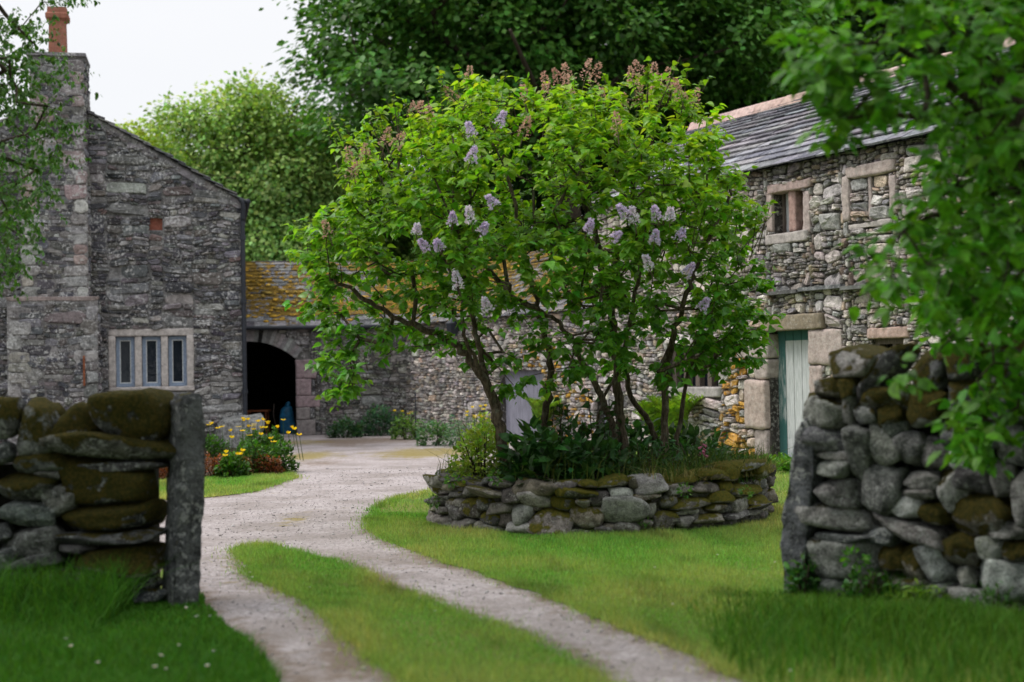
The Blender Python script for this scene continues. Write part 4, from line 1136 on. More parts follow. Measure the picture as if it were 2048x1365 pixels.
# right hand wall
RA = radians(-40)
FR = Frame(gnd(1590, 1192), RA)
rw = thing('dry_stone_wall', 'grey lichen spotted field wall under the leafy branches, upright slab at its end', 'wall', FR.p(.6, 0, -.3))
RSN = [
 ((1657, 698, 1763, 760), .25, -4, 3), ((1628, 756, 1683, 797), .3, 0, 4), ((1681, 756, 1716, 801), .6, 0, 1), ((1604, 793, 1687, 864), .02, -3, 3), ((1677, 799, 1712, 848), .15, 0, 1),
 ((1707, 804, 1752, 848), .1, 10, 3), ((1718, 777, 1785, 818), .8, 0, 4), ((1752, 810, 1811, 852), .9, 6, 4), ((1785, 771, 1834, 819), .65, 0, 4), ((1818, 773, 1895, 848), .7, -12, 1),
 ((1727, 838, 1795, 930), .02, 10, 3), ((1763, 824, 1815, 888), .1, -12, 2), ((1792, 863, 1848, 925), 0, 8, 1), ((1688, 855, 1742, 958), 0, 3, 1), ((1611, 862, 1694, 902), 0, 0, 1), ((1638, 900, 1698, 922), 0, 2, 3),
 ((1630, 920, 1701, 957), 0, 0, 3), ((1637, 957, 1723, 1012), 0, 0, 1), ((1628, 1012, 1738, 1070), .04, -6, 3), ((1638, 1068, 1731, 1086), 0, 0, 2), ((1600, 1077, 1750, 1158), .05, 2, 3),
 ((1728, 932, 1800, 1035), 0, -18, 1), ((1800, 945, 1873, 978), 0, 2, 3), ((1796, 975, 1873, 1002), .05, 3, 3), ((1780, 990, 1844, 1038), 0, -8, 5), ((1836, 1009, 1895, 1050), .9, 0, 4),
 ((1742, 1045, 1908, 1088), 0, -17, 3), ((1723, 1055, 1793, 1093), .25, 0, 2), ((1756, 1094, 1811, 1138), .8, 0, 4), ((1793, 1094, 1844, 1160), .7, 12, 4), ((1836, 1094, 1893, 1171), .02, 18, 5),
 ((1869, 936, 1932, 1021), .4, 8, 5), ((1921, 918, 1980, 988), .1, 0, 2), ((1972, 929, 2031, 995), 0, 0, 1), ((2027, 936, 2080, 1050), 0, 0, 3), ((1891, 988, 2027, 1072), .85, 2, 4),
 ((1954, 1072, 2009, 1123), 0, 0, 3), ((1983, 1050, 2064, 1079), 0, 0, 1), ((1884, 1068, 1962, 1131), .8, -8, 4), ((1917, 1134, 1947, 1182), 0, 4, 3), ((1950, 1119, 2060, 1204), 0, -8, 5),
 ((1899, 1182, 2012, 1262), 0, -10, 3), ((2005, 1211, 2085, 1285), 0, 0, 3), ((2001, 1083, 2068, 1123), .7, 0, 4), ((1840, 877, 1903, 940), 0, 0, 1), ((1899, 899, 1936, 943), 0, 0, 5),
 ((1884, 826, 1998, 903), .1, 0, 2), ((1893, 758, 1992, 832), .3, 0, 2), ((1985, 750, 2075, 842), .2, 0, 2), ((1990, 838, 2075, 932), .1, 0, 1), ((1888, 690, 1972, 762), .4, 0, 2), ((1966, 680, 2070, 756), .3, 0, 1), ((1826, 705, 1893, 776), .4, -10, 2),
 ((1615, 1158, 1690, 1196), 0, 0, 1), ((1686, 1150, 1790, 1200), .2, 0, 4), ((1786, 1158, 1860, 1215), .25, 0, 4), ((1850, 1165, 1912, 1236), .15, 0, 1), ((1640, 1192, 1740, 1225), .1, 0, 2), ((1738, 1200, 1800, 1246), .1, 0, 3), ((1796, 1212, 1905, 1256), .15, 0, 2)]
GC5 = GC + [(.33, .335, .325)]
for rc, ms_, an, tn in RSN:
    if rc[1] < 835: ms_ = min(.95, ms_ + .22)
    drystone(FR, rc, rw, 'wall_stone', ms_, an, tuple(x * 1.4 for x in GC5[tn]), .2, .02, 4, rng, 1.07, k=20, extra=13, rough=.055)
drystone(FR, (1696, 728, 1822, 768), rw, 'cap_stone', .5, 47, GC[2], .16, .04, 4, rng, 1.05, k=12)
sp = [FR.uv(*q) for q in ((1572, 1210), (1569, 1100), (1570, 1040), (1584, 960), (1598, 870), (1606, 838), (1622, 830), (1640, 872), (1634, 960), (1628, 1050), (1612, 1110), (1604, 1210))]
plank_stone(sp, .30, 'end_slab', rw, (.12, .125, .14), 0, Frame(FR.p(0, 0, .05), RA), 9)
mb = MB()
us = [FR.uv(1610, 1000)[0] , FR.uv(1660, 1000)[0], FR.uv(1840, 1000)[0], 2.9]
tops = [FR.uv(1610, 850)[1], FR.uv(1660, 790)[1], FR.uv(1840, 760)[1]]
for k in range(3): FR.box(mb, us[k], -.2, us[k + 1], tops[k], -.55, -.15, (.03, .03, .028))
mb.build('hearting', M['dark'], rw)
for r_ in splitrects([(FR.uv(2075, 900)[0], 0, 2.9, 1.55)], (.14, .34), (1.0, 2.2), rng): drystone(FR, r_, rw, 'wall_stone', .5 if r_[3] > 1.3 else rng.choice((0, .1, .4)), rng.gauss(0, 5), GC[rng.randint(0, 4)], .2, .02, 3, rng)

# ------------------------------------------------------------------ raised round bed
BC = np.array([.93, 15.25, 0]); BAx, BBx = 1.83, 1.62
bed = thing('raised_bed_wall', 'low ring of mossy dry stones holding the round bed beneath the lilac', 'wall', BC)
rng = random.Random(77)
def bedpt(t, r=1.0): return BC + np.array([BAx * r * sin(t), -BBx * r * cos(t), 0])     # t=0 faces the camera
T0, T1 = -2.0, 2.0
ts = np.linspace(T0, T1, 400); pts = np.array([bedpt(t) for t in ts]); sarc = np.concatenate([[0], np.cumsum(np.linalg.norm(np.diff(pts, axis=0), axis=1))])
big = [(.33, .5, .16)]
BCc = [(.15, .135, .118), (.115, .108, .098), (.19, .175, .155), (.13, .12, .112), (.095, .09, .085), (.165, .145, .115)]
def bedhit(px, py):
    """Arc parameter and height of the ring's face at a pixel."""
    o = (CAMP[:2] - BC[:2]) / np.array([BAx, BBx]); r_ = ray(px, py); d = r_[:2] / np.array([BAx, BBx])
    a, b, c = d @ d, 2 * o @ d, o @ o - 1; ds = b * b - 4 * a * c
    t = (-b - sqrt(max(0, ds))) / (2 * a); p = CAMP + r_ * t
    return math.atan2((p[0] - BC[0]) / BAx, -(p[1] - BC[1]) / BBx), p[2]
BST = [  # stones of the ring as seen: x0 y0 x1 y1 in a 2048 x 539 enlargement of the photo region, and moss
 (75,150,165,205,.4),(85,165,160,240,.7),(160,140,262,170,0),(165,170,210,228,.1),(190,165,290,200,.6),(280,168,372,202,.1),(365,152,440,198,0),(420,165,540,207,.1),(538,163,782,248,.05),(770,165,902,208,.25),(900,163,1012,207,.75),(1008,150,1190,207,.6),(1186,150,1216,210,.3),(1210,146,1396,236,0),(1388,143,1582,192,.8),(1572,105,1712,168,.8),(1700,82,1792,162,.8),(1740,62,1910,122,.7),(1880,80,1935,155,.8),
 (150,190,215,230,.2),(210,225,290,262,.1),(280,197,345,250,.1),(318,207,482,262,.1),(475,205,602,297,0),(593,225,757,312,0),(778,202,837,257,.8),(828,205,1002,267,.8),(963,225,1077,302,0),(1080,205,1206,278,0),(1203,235,1347,278,.25),(1358,245,1452,322,.3),(1393,187,1542,247,.1),(1538,172,1687,237,.1),(1688,165,1762,242,.8),(1755,190,1922,252,.8),(1765,215,1837,262,.1),
 (75,240,130,312,.1),(110,255,176,312,0),(172,263,242,312,.3),(213,260,276,302,0),(180,300,292,382,0),(258,262,372,357,.5),(365,262,442,342,.5),(433,285,552,347,.1),(548,290,652,402,0),(753,255,907,327,.8),(898,268,977,317,.3),(1043,272,1287,402,0),(1278,285,1332,372,.1),(1448,255,1642,317,.45),(1638,222,1752,292,.8),(1748,250,1842,332,.2),(1828,245,1940,302,.6),(1438,313,1572,352,.1),
 (68,310,122,392,0),(93,352,212,432,0),(138,310,192,352,0),(208,367,342,427,0),(368,332,472,412,.5),(448,335,552,422,.1),(628,315,857,447,.35),(858,305,1047,432,.35),(1318,330,1447,432,.5),(1618,290,1712,337,.6),(1698,295,1767,342,0),(1833,290,1930,327,.3),
 (52,398,117,434,0),(128,420,187,450,0),(178,424,247,457,0),(213,395,322,462,0),(298,385,402,464,.1),(383,415,502,470,0),(513,390,707,472,0),(700,435,857,470,0),(850,433,977,472,0),(993,415,1102,464,0),(1040,398,1130,440,.1),(1108,390,1232,447,0),(1243,375,1312,437,0),(1328,395,1437,434,0),(1438,355,1532,417,0),(1518,335,1567,402,0),(1558,345,1717,402,.35),(1708,333,1832,372,0),(1820,318,1890,352,0),(1878,300,1940,337,0)]
def bedmesh(t, v, hu, hv, ms_, name, inset=0.0, tone=None, only=False):
    dd = min(.2, max(.11, hu * .9))
    V, F = rock(hu, dd, hv, 4 if hu > .12 else 3, rng.choice((9, 12, 16)), 10, .05, rng.randint(0, 10 ** 6), .17)
    an = rng.gauss(0, .07); V = V @ np.array([[cos(an), 0, -sin(an)], [0, 1, 0], [sin(an), 0, cos(an)]]).T
    p = bedpt(t); nr = np.array([sin(t) / BAx, -cos(t) / BBx, 0]); nr /= np.linalg.norm(nr); tg = np.array([-nr[1], nr[0], 0])
    c = p - nr * (dd * .8 - rng.uniform(-.025, .025) + inset + .02 * v); c[2] = v
    Wd = c + V[:, :1] * tg + V[:, 1:2] * -nr + V[:, 2:] * np.array([0, 0, 1.])
    col = jit(tone or rng.choice(BCc), rng, .15)
    if t < -.9: col = tuple(x * 1.25 for x in col)  # left end painted lighter, as the side towards the sun
    if only: return Wd, F, col
    return mesh(name, Wd, F, M['bedst'], bed, np.tile(col, (len(Wd), 1)), {'moss': ms_}, True)
for (x0, y0, x1, y1, ms_) in BST:
    X0, X1, Y0, Y1 = 820 + x0 * .3711, 820 + x1 * .3711, 900 + y0 * .3711, 900 + y1 * .3711
    xm, ym = (X0 + X1) / 2, (Y0 + Y1) / 2
    t, v = bedhit(min(max(xm, 853), 1533), ym); ta, tb = bedhit(max(X0, 849), ym)[0], bedhit(min(X1, 1536), ym)[0]
    va_, vb_ = bedhit(min(max(xm, 853), 1533), Y1)[1], bedhit(min(max(xm, 853), 1533), Y0)[1]
    if abs(t) > 1.2: t = (ta + tb) / 2
    hu = float(np.linalg.norm(bedpt(tb) - bedpt(ta))) / 2; hu = min(max(hu, .05), .42)
    big = (x1 - x0) > 150
    top_ = y0 < 172 and v > .36
    bedmesh(t, max(.035, (va_ + vb_) / 2), hu * 1.05, (vb_ - va_) / 2 * 1.08, ms_, 'cap_stone' if top_ else 'wall_stone', .0, (.25, .245, .235) if (x0, y0) in ((1210, 146), (1080, 205), (593, 225), (1043, 272), (513, 390), (548, 290)) else None)
# hidden hearting behind, and the far side of the ring
exV = []; exF = []; exC = []; nb = 0
for t in np.arange(-1.45, 1.46, .085):
    for v in (.07, .18, .29, .39):
        Wd, F, col = bedmesh(t + rng.uniform(-.02, .02), v, .12, .065, .1, 'x', .10, (.10, .095, .085), True); exV.append(Wd); exF.append(F + nb); exC.append(np.tile(col, (len(Wd), 1))); nb += len(Wd)
for t in list(np.arange(1.62, 4.6, .2)):
    for v in (.08, .22, .36, .46):
        Wd, F, col = bedmesh(t + rng.uniform(-.05, .05), v, .2, .075, .3, 'x', 0, None, True); exV.append(Wd); exF.append(F + nb); exC.append(np.tile(col, (len(Wd), 1))); nb += len(Wd)
o = mesh('small_stones', np.vstack(exV), np.vstack(exF), M['bedst'], bed, np.vstack(exC), {'moss': .2}, True); o['kind'] = 'stuff'
n = 60; pr = [bedpt(2 * pi * k / n, .86) for k in range(n)]
V = [(p[0], p[1], 0) for p in pr] + [(p[0], p[1], .40) for p in pr]
mesh('hearting', np.array(V), [(k, (k + 1) % n, n + (k + 1) % n, n + k) for k in range(n)], M['dark'], bed)
nr_ = 10; V = [(BC[0], BC[1], .56)]; F = []
for j in range(1, nr_ + 1):
    for k in range(n):
        p = bedpt(2 * pi * k / n, .93 * j / nr_); V.append((p[0], p[1], .56 - .12 * (j / nr_) ** 2 + .02 * nz(np.array([p]), 3)[0]))
for k in range(n): F.append((0, 1 + k, 1 + (k + 1) % n))
for j in range(nr_ - 1):
    for k in range(n): a = 1 + j * n; F.append((a + k, a + n + k, a + n + (k + 1) % n, a + (k + 1) % n))
tag(mesh('bed_soil', np.array(V), F, M['soil'], smooth=True), kind='structure')
BEDZ = .5
# ------------------------------------------------------------------ lilac
R_ = np.random.RandomState(41); rng = random.Random(41)
LY = 15.0
lil = thing('lilac_bush', 'big multi stemmed lilac with mauve and withered brown flower heads in the round bed', 'shrub', (BC[0], BC[1], BEDZ))
STEMS = [  # pixel path with depth offset, base radius, tip radius
 ([(1024, 955, -.55), (1000, 860, -.5), (985, 790, -.45), (940, 720, -.45), (880, 670, -.5), (800, 640, -.6), (720, 590, -.7), (660, 560, -.8)], .085, .016),
 ([(1000, 862, -.5), (975, 770, -.3), (955, 680, -.2), (935, 590, -.2), (915, 480, -.3), (905, 380, -.4)], .05, .014),
 ([(992, 830, -.45), (960, 740, -.6), (930, 670, -.8), (925, 600, -.9), (890, 520, -1.0)], .035, .012),
 ([(1085, 930, .3), (1090, 840, .3), (1100, 740, .2), (1085, 650, .1), (1060, 560, 0), (1040, 450, 0), (1010, 330, .1), (980, 240, .2)], .06, .014),
 ([(1240, 930, 0), (1225, 850, 0), (1190, 770, -.1), (1150, 690, -.2), (1110, 640, -.3), (1050, 610, -.5)], .055, .016),
 ([(1255, 935, .1), (1240, 840, .1), (1235, 740, .1), (1222, 620, .1), (1200, 520, .1), (1180, 400, .1), (1150, 300, .1), (1120, 240, .1)], .08, .015),
 ([(1322, 920, .5), (1300, 850, .5), (1262, 790, .4), (1250, 700, .4), (1270, 600, .4), (1290, 480, .5), (1300, 350, .5), (1310, 240, .5)], .05, .013),
 ([(1330, 915, -.1), (1330, 800, -.1), (1340, 700, -.2), (1370, 600, -.3), (1400, 520, -.3), (1440, 440, -.3), (1460, 380, -.3)], .055, .013),
 ([(1345, 915, .3), (1370, 780, .3), (1400, 660, .2), (1440, 600, .2), (1490, 560, .1)], .035, .012),
 ([(1185, 930, .6), (1200, 830, .6), (1230, 700, .7), (1120, 560, .8)], .03, .012),
]
seeds = []; 
for k, (pth, ra, rb) in enumerate(STEMS):
    P = [at(x, y, LY + dy) for x, y, dy in pth]
    if k not in (1, 2): P[0] = np.array([P[0][0], P[0][1], BEDZ - .06])
    L = smoothline(P, 7); n = len(L)
    L[2:-1] += R_.normal(size=(n - 3, 3)) * .012
    ra *= .84; rad = ra + (rb - ra) * (np.arange(n) / (n - 1)) ** .8
    if k not in (1, 2): rad[:4] *= np.array([1.45, 1.25, 1.12, 1.05])
    V, F = polytube(L, rad, 10, .12, k)
    mesh('stem', V, F, M['bark_l'], lil, smooth=True)
    seeds += [p for p in L[int(n * .35):]]
SIL = [(600, 470), (592, 520), (640, 555), (622, 610), (655, 650), (665, 700), (655, 770), (700, 800), (740, 740), (800, 690), (880, 700), (950, 735), (1010, 770), (1080, 790), (1140, 760), (1200, 720), (1280, 750), (1340, 770), (1400, 735), (1500, 735), (1515, 680), (1545, 625), (1535, 570), (1510, 500), (1485, 425), (1470, 350), (1425, 320), (1430, 265), (1410, 215), (1370, 195), (1310, 165), (1260, 175), (1200, 205), (1120, 190), (1060, 205), (1010, 200), (965, 170), (920, 195), (890, 225), (830, 245), (800, 280), (725, 275), (690, 350), (690, 400), (645, 440)]
cand = np.stack([R_.uniform(585, 1550, 12000), R_.uniform(160, 805, 12000)], 1)
cand = cand[inpoly(cand, SIL)]
T = []
for x, y in cand:
    q = ((x - 1070) / 500) ** 2 + ((y - 470) / 345) ** 2
    hd = 1.75 * sqrt(max(.04, 1 - min(1, q)))
    s = R_.uniform(-1, 1); s = np.sign(s) * abs(s) ** .6
    p = at(x, y, LY + s * hd)
    if y > 615 and 720 < x < 1390 and R_.rand() < .72: continue
    if nz(np.array([p]), 1.5, 6)[0] < -.20: continue
    if any(((x - a) / r) ** 2 + ((y - b) / r2) ** 2 < 1 and R_.rand() < .74 for a, b, r, r2 in ((1045, 205, 38, 34), (765, 268, 40, 40), (1232, 186, 32, 34), (1418, 235, 34, 48), (1180, 425, 62, 60), (1350, 570, 55, 42), (800, 500, 55, 38), (1010, 545, 45, 40), (1485, 480, 36, 40), (640, 520, 26, 24))): continue
    T.append(p)
dq = [(650, 640), (760, 640), (745, 720), (700, 805), (658, 775)]; dc = np.stack([R_.uniform(650, 760, 60), R_.uniform(640, 805, 60)], 1)
T += [at(x, y, LY - .75 + R_.uniform(-.25, .25)) for x, y in dc[inpoly(dc, dq)][:22]]
T = np.array(T)
T = np.vstack([T[T[:, 1] < LY + .3], T[T[:, 1] >= LY + .3][::2]]); T = T[R_.permutation(len(T))]
# thin out to an even spread of clumps
keep = []
for p in T:
    if not keep or np.min(((T[keep] - p) ** 2).sum(1)) > .165 ** 2: keep.append(int(np.argmin(np.abs(T - p).sum(1))))
    if len(keep) >= 960: break
T = T[keep]
nodes, par, tips = grow(seeds, T, R_, .22, .16, .5)
TV, TF, rr = branchmesh(nodes, par, tips, .0038, .03, .5)
def shoots(T, nodes, par, tips, nleaf, spread, size, R_, cen, droop=.45, down=.35):
    """Leaves along short shoots at each clump."""
    n = len(T); pos = []; tip = []; nr = []; sz = []
    for i in range(n):
        p = nodes[par[tips[i]]] if par[tips[i]] >= 0 else T[i] - np.array([0, 0, .1])
        d0 = unit(T[i] - p); out = unit(T[i] - cen)
        for s in range(3):
            d = unit(d0 * .5 + out * .6 + R_.normal(size=3) * .65 + np.array([0, 0, .25])); L = spread * R_.uniform(.6, 1.25)
            m = max(2, int(nleaf / 3 * R_.uniform(.7, 1.3)))
            f = np.sort(R_.uniform(-.15, 1, m))
            q = T[i] + d[None] * (f * L)[:, None]
            az = R_.uniform(0, 2 * pi, m); side = np.stack([np.cos(az), np.sin(az), R_.normal(size=m) * .25], 1)
            tp = unit(side + d[None] * .35 + np.array([0, 0, -droop])[None] * R_.uniform(.2, 1.5, (m, 1)))
            pos.append(q + tp * size * .22); tip.append(tp); nr.append(unit(np.array([0, 0, 1.0])[None] + out[None] * .35 + R_.normal(size=(m, 3)) * .38)); sz.append(size * R_.uniform(.45, 1.2, m))
    return np.vstack(pos), np.vstack(tip), np.vstack(nr), np.concatenate(sz)
cenL = np.array([BC[0], LY, 2.1])
pos, tip, nr, sz = shoots(T, nodes, par, tips, 27, .21, .098, R_, cenL)
V, F, k = leaves(pos, tip, nr, sz, 'heart')
lc = leafcol((.105, .275, .030), len(pos), R_, .22, .12)
hgt = np.clip((pos[:, 2] - 2.0) / 2.2, 0, 1)[:, None]  # leaf colour by height: top light put in, and a yellower tint
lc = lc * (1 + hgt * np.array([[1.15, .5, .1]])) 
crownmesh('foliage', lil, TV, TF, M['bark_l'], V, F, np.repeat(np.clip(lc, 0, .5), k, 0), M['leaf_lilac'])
# upright sprays breaking the outline
P0, P1 = [], []; sp_ = []
for k in range(70):
    a = R_.randint(3, len(SIL)); x = R_.uniform(620, 1520); ys = [SIL[i][1] for i in range(30, len(SIL)) if abs(SIL[i][0] - x) < 70] or [430]
    q = at(x, min(ys) + R_.uniform(5, 45), LY + R_.uniform(-.9, .6)); e = q + np.array([R_.normal() * .09 + (x - 1070) / 2600, R_.normal() * .08, R_.uniform(.12, .34)]); P0.append(q - np.array([0, 0, .25])); P1.append(e)
    for f in np.linspace(.1, 1, R_.randint(6, 12)): sp_.append((q + (e - q) * f, e - q))
sp_p = np.array([s[0] for s in sp_]); n = len(sp_p); az = R_.uniform(0, 6.28, n); sd2 = np.stack([np.cos(az), np.sin(az), R_.uniform(-.5, .5, n)], 1)
V2, F2 = segs(P0, P1, np.full(len(P0), .006), np.full(len(P0), .003), 5)
V, F, k = leaves(sp_p, sd2, np.array([0, 0, 1.]) + R_.normal(size=(n, 3)) * .5, R_.uniform(.05, .10, n), 'heart')
crownmesh('sprays', lil, V2, F2, M['bark_l'], V, F, np.repeat(leafcol((.15, .30, .02), n, R_, .2, .12), k, 0), M['leaf_lilac'])
# flower panicles
def panicle(c, ax, L, rad, n, psz, col, R_, name, mat, par_, tpl='petal'):
    t = R_.uniform(0, 1, n) ** .8; rr = rad * (1 - t * .8) * R_.uniform(.55, 1, n); az = R_.uniform(0, 2 * pi, n)
    ax = unit(np.array(ax, float)); h = unit(np.cross(ax, np.array([.3, .8, .1]))); g_ = np.cross(ax, h)
    P = c + ax * (t * L)[:, None] + (np.cos(az)[:, None] * h + np.sin(az)[:, None] * g_) * rr[:, None]
    d = unit(np.cos(az)[:, None] * h + np.sin(az)[:, None] * g_ + ax * .4 + R_.normal(size=(n, 3)) * .5)
    V, F, k = leaves(P, d, R_.normal(size=(n, 3)), psz * R_.uniform(.7, 1.3, n), tpl)
    cc = leafcol(col, n, R_, .14, .05)
    V2, F2 = segs([c - ax * L * .5, c], [c, c + ax * L * .9], [.006, .004], [.004, .002], 5)
    return mesh(name, np.vstack([V, V2]), np.vstack([F, F2 + len(V)]), mat, par_, np.vstack([np.repeat(cc, k, 0), np.tile((.14, .11, .07), (len(V2), 1))]))
def front(x, y, extra=.1):
    q = ((x - 1070) / 500) ** 2 + ((y - 470) / 345) ** 2
    return LY - 1.75 * sqrt(max(.03, 1 - min(1, q))) - extra
for x, y in ((945, 262), (995, 240), (940, 313), (992, 402), (905, 437), (833, 457), (943, 436), (960, 458), (858, 490), (882, 490), (918, 566), (977, 612), (1270, 438), (1256, 425), (1315, 428), (1340, 430), (1308, 478), (1357, 470), (1300, 528), (1368, 541), (1400, 611), (1174, 453), (1222, 470), (732, 715)):
    big = .8 if (x, y) in ((1174, 453), (1222, 470), (905, 437), (833, 457)) else 1.0
    c = at(x, y + 12, front(x, y, .16))
    panicle(c, (R_.normal() * .5, -.25, .8), .15 * big * R_.uniform(.7, 1.15), .056 * big, 170, .021, (.64, .55, .72) if R_.rand() < .6 else (.72, .66, .74), R_, 'blossom', M['petal'], lil)
for x, y in ((936, 176), (915, 210), (1097, 188), (1120, 172), (1140, 168), (1090, 206), (1168, 172), (1186, 176), (1288, 158), (1306, 168), (1322, 178), (1268, 180), (1345, 190), (1364, 208), (1206, 218), (1275, 222), (1300, 214), (1150, 228), (848, 240), (826, 240), (866, 256), (790, 290), (768, 288), (732, 316), (706, 338), (698, 356), (1046, 268), (1236, 262), (1388, 222), (1052, 212), (1128, 200), (1330, 205), (1254, 232), (660, 470)):
    c = at(x, y + 12, (LY - R_.uniform(.1, .7)) if y < 260 else front(x, y, .12)) + np.array([0, 0, .09 if y < 260 else .03])
    panicle(c, (R_.normal() * .3, R_.normal() * .2, .9), .22 * R_.uniform(.7, 1.2), .07, 100, .020, (.54, .34, .26) if R_.rand() < .7 else (.50, .30, .22), R_, 'seed_head', M['petal'], lil, 'blob')

# ------------------------------------------------------------------ generic leafy clump
def clump(name, label, cat, x, y, z, rx, ry, h, n, size, col, tpl='ovate', group=None, stems=8, R_=R_, up=.5, mat='leaf', sv=.22, loose=.25):
    t = thing(name, label, cat, (x, y, z), group)
    u = R_.normal(size=(n, 3)); u = unit(u); u[:, 2] = np.abs(u[:, 2]); f = R_.uniform(.25, 1, n) ** .5
    P = np.array([x, y, z]) + u * f[:, None] * np.array([rx, ry, h]) * (1 + loose * nz(u, 2.2, x * 3 + y)[:, None])
    P[:, 2] = np.maximum(P[:, 2], z + .01)
    d = unit(u * np.array([1, 1, .3]) + np.array([0, 0, up]) + R_.normal(size=(n, 3)) * .5)
    V, F, k = leaves(P, d, unit(np.array([0, 0, 1.]) + u * .4 + R_.normal(size=(n, 3)) * .4), size * R_.uniform(.55, 1.25, n), tpl)
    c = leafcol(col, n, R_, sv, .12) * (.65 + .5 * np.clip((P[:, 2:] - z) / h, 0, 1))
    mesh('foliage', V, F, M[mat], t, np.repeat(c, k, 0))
    if stems:
        a = R_.uniform(0, 2 * pi, stems); r = R_.uniform(.1, .75, stems)
        p0 = np.stack([x + np.cos(a) * .12 * rx, y + np.sin(a) * .12 * ry, np.full(stems, z)], 1); p1 = np.stack([x + np.cos(a) * r * rx, y + np.sin(a) * r * ry, z + h * R_.uniform(.5, .9, stems)], 1)
        V, F = segs(p0, p1, np.full(stems, .012), np.full(stems, .005), 5); mesh('stems', V, F, M['bark'], t)
    return t
def flowers(t, pts, z0, size, col, R_, np_=5, stemc=(.06, .12, .02), name='flower'):
    for p in pts:
        a = np.arange(np_) * 2 * pi / np_ + R_.uniform(0, 6); tl = R_.normal(size=3) * .35
        d = unit(np.stack([np.cos(a), np.sin(a), np.full(np_, .5)], 1) + tl)
        V, F, k = leaves(np.tile(p, (np_, 1)), d, np.tile((0, -.2, 1.), (np_, 1)), np.full(np_, size), 'petal')
        V2, F2 = segs([(p[0] + R_.normal() * .05, p[1] + R_.normal() * .05, z0)], [p], [.006], [.004], 4)
        mesh(name, np.vstack([V, V2]), np.vstack([F, F2 + len(V)]), M['petal'], t, np.vstack([np.repeat(leafcol(col, np_, R_, .08, .04), k, 0), np.tile(stemc, (len(V2), 1))]))

# inside the round bed
def bedat(px, py, Y): p = at(px, py, Y); return p[0], Y
for px, Y, rx, h, n, s, c, tpl, lab in (
    (965, 14.6, .36, .62, 1500, .055, (.30, .44, .06), 'ovate', 'bright yellow green feathery plant at the foot of the stoutest leaning lilac stem'),
    (1080, 14.15, .40, .50, 420, .14, (.036, .105, .025), 'ovate', 'dark broad leaved plant just right of the leaning lilac stem'),
    (1180, 14.2, .45, .42, 420, .12, (.036, .10, .028), 'ovate', 'dark leafy plant in the middle of the round bed front'),
    (1290, 14.4, .45, .45, 420, .11, (.038, .11, .03), 'lance', 'deep green lance leaved plant below the right hand lilac stems'),
    (1400, 14.8, .42, .42, 420, .10, (.05, .14, .038), 'lance', 'soft green leafy plant near the foxglove in the round bed'),
    (1130, 15.2, .5, .55, 420, .13, (.04, .11, .028), 'ovate', 'dark leafy plant behind the lilac stems at centre'),
    (1260, 15.5, .5, .55, 420, .12, (.04, .115, .03), 'ovate', 'dark leafy plant behind the two stout central lilac stems'),
    (1370, 15.7, .45, .5, 380, .12, (.03, .08, .02), 'ovate', 'leafy plant at the back of the bed before the bright ferns')):
    x, y = bedat(px, 920, Y)
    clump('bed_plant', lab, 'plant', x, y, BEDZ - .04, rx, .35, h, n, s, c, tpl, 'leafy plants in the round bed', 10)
# tall thin seedling stems with round leaves among the lilac trunks
x, y = bedat(1150, 900, 14.9)
sd_ = thing('sapling', 'thin upright shoots with round dark leaves between the lilac trunks', 'plant', (x, y, BEDZ))
p0 = []; p1 = []; LP = []
for k in range(12):
    px = R_.uniform(1030, 1260); b = at(px, 930, 14.9 + R_.uniform(-.3, .5)); b[2] = BEDZ; e = b + np.array([R_.normal() * .06, R_.normal() * .06, R_.uniform(.5, .95)]); p0.append(b); p1.append(e)
    for f in np.linspace(.35, 1, 9): LP.append(b + (e - b) * f)
V1_, F1_ = segs(p0, p1, np.full(12, .009), np.full(12, .004), 5)
LP = np.array(LP); n = len(LP); az = R_.uniform(0, 6.28, n); d = np.stack([np.cos(az), np.sin(az), np.full(n, -.3)], 1)
V, F, k = leaves(LP, d, np.tile((0, 0, 1.), (n, 1)) + R_.normal(size=(n, 3)) * .4, R_.uniform(.07, .11, n), 'heart'); crownmesh('foliage', sd_, V1_, F1_, M['bark'], V, F, np.repeat(leafcol((.035, .085, .02), n, R_), k, 0), M['leaf'])
# grass inside the bed rim
n = 2600; t = R_.uniform(-1.7, 1.75, n); r = R_.uniform(.62, .97, n) 
P = np.array([bedpt(a, b) for a, b in zip(t, r)]); P[:, 2] = .44; ok = R_.rand(n) < np.clip(.25 + .45 * (t + .6), .12, 1); P = P[ok]; n = len(P)
V, F, c = blades(P, R_.uniform(.10, .42, n), np.full(n, .010), R_, leafcol((.07, .12, .025), n, R_, .3, .2), .75, 2)
tag(mesh('bed_grass', V, F, M['grass'], None, c), 'long grass and dry stalks fringing the round bed', None, None, 'stuff')
n = 420; t = R_.uniform(.2, 1.7, n); P = np.array([bedpt(a, b) for a, b in zip(t, R_.uniform(.88, 1.0, n))]); P[:, 2] = .50
V, F, c = blades(P, R_.uniform(.06, .22, n), np.full(n, .007), R_, leafcol((.26, .22, .10), n, R_, .3, .1), 1.1, 2)
tag(mesh('dry_grass', V, F, M['grass'], None, c), 'pale dead grass along the rim of the round bed', None, None, 'stuff')
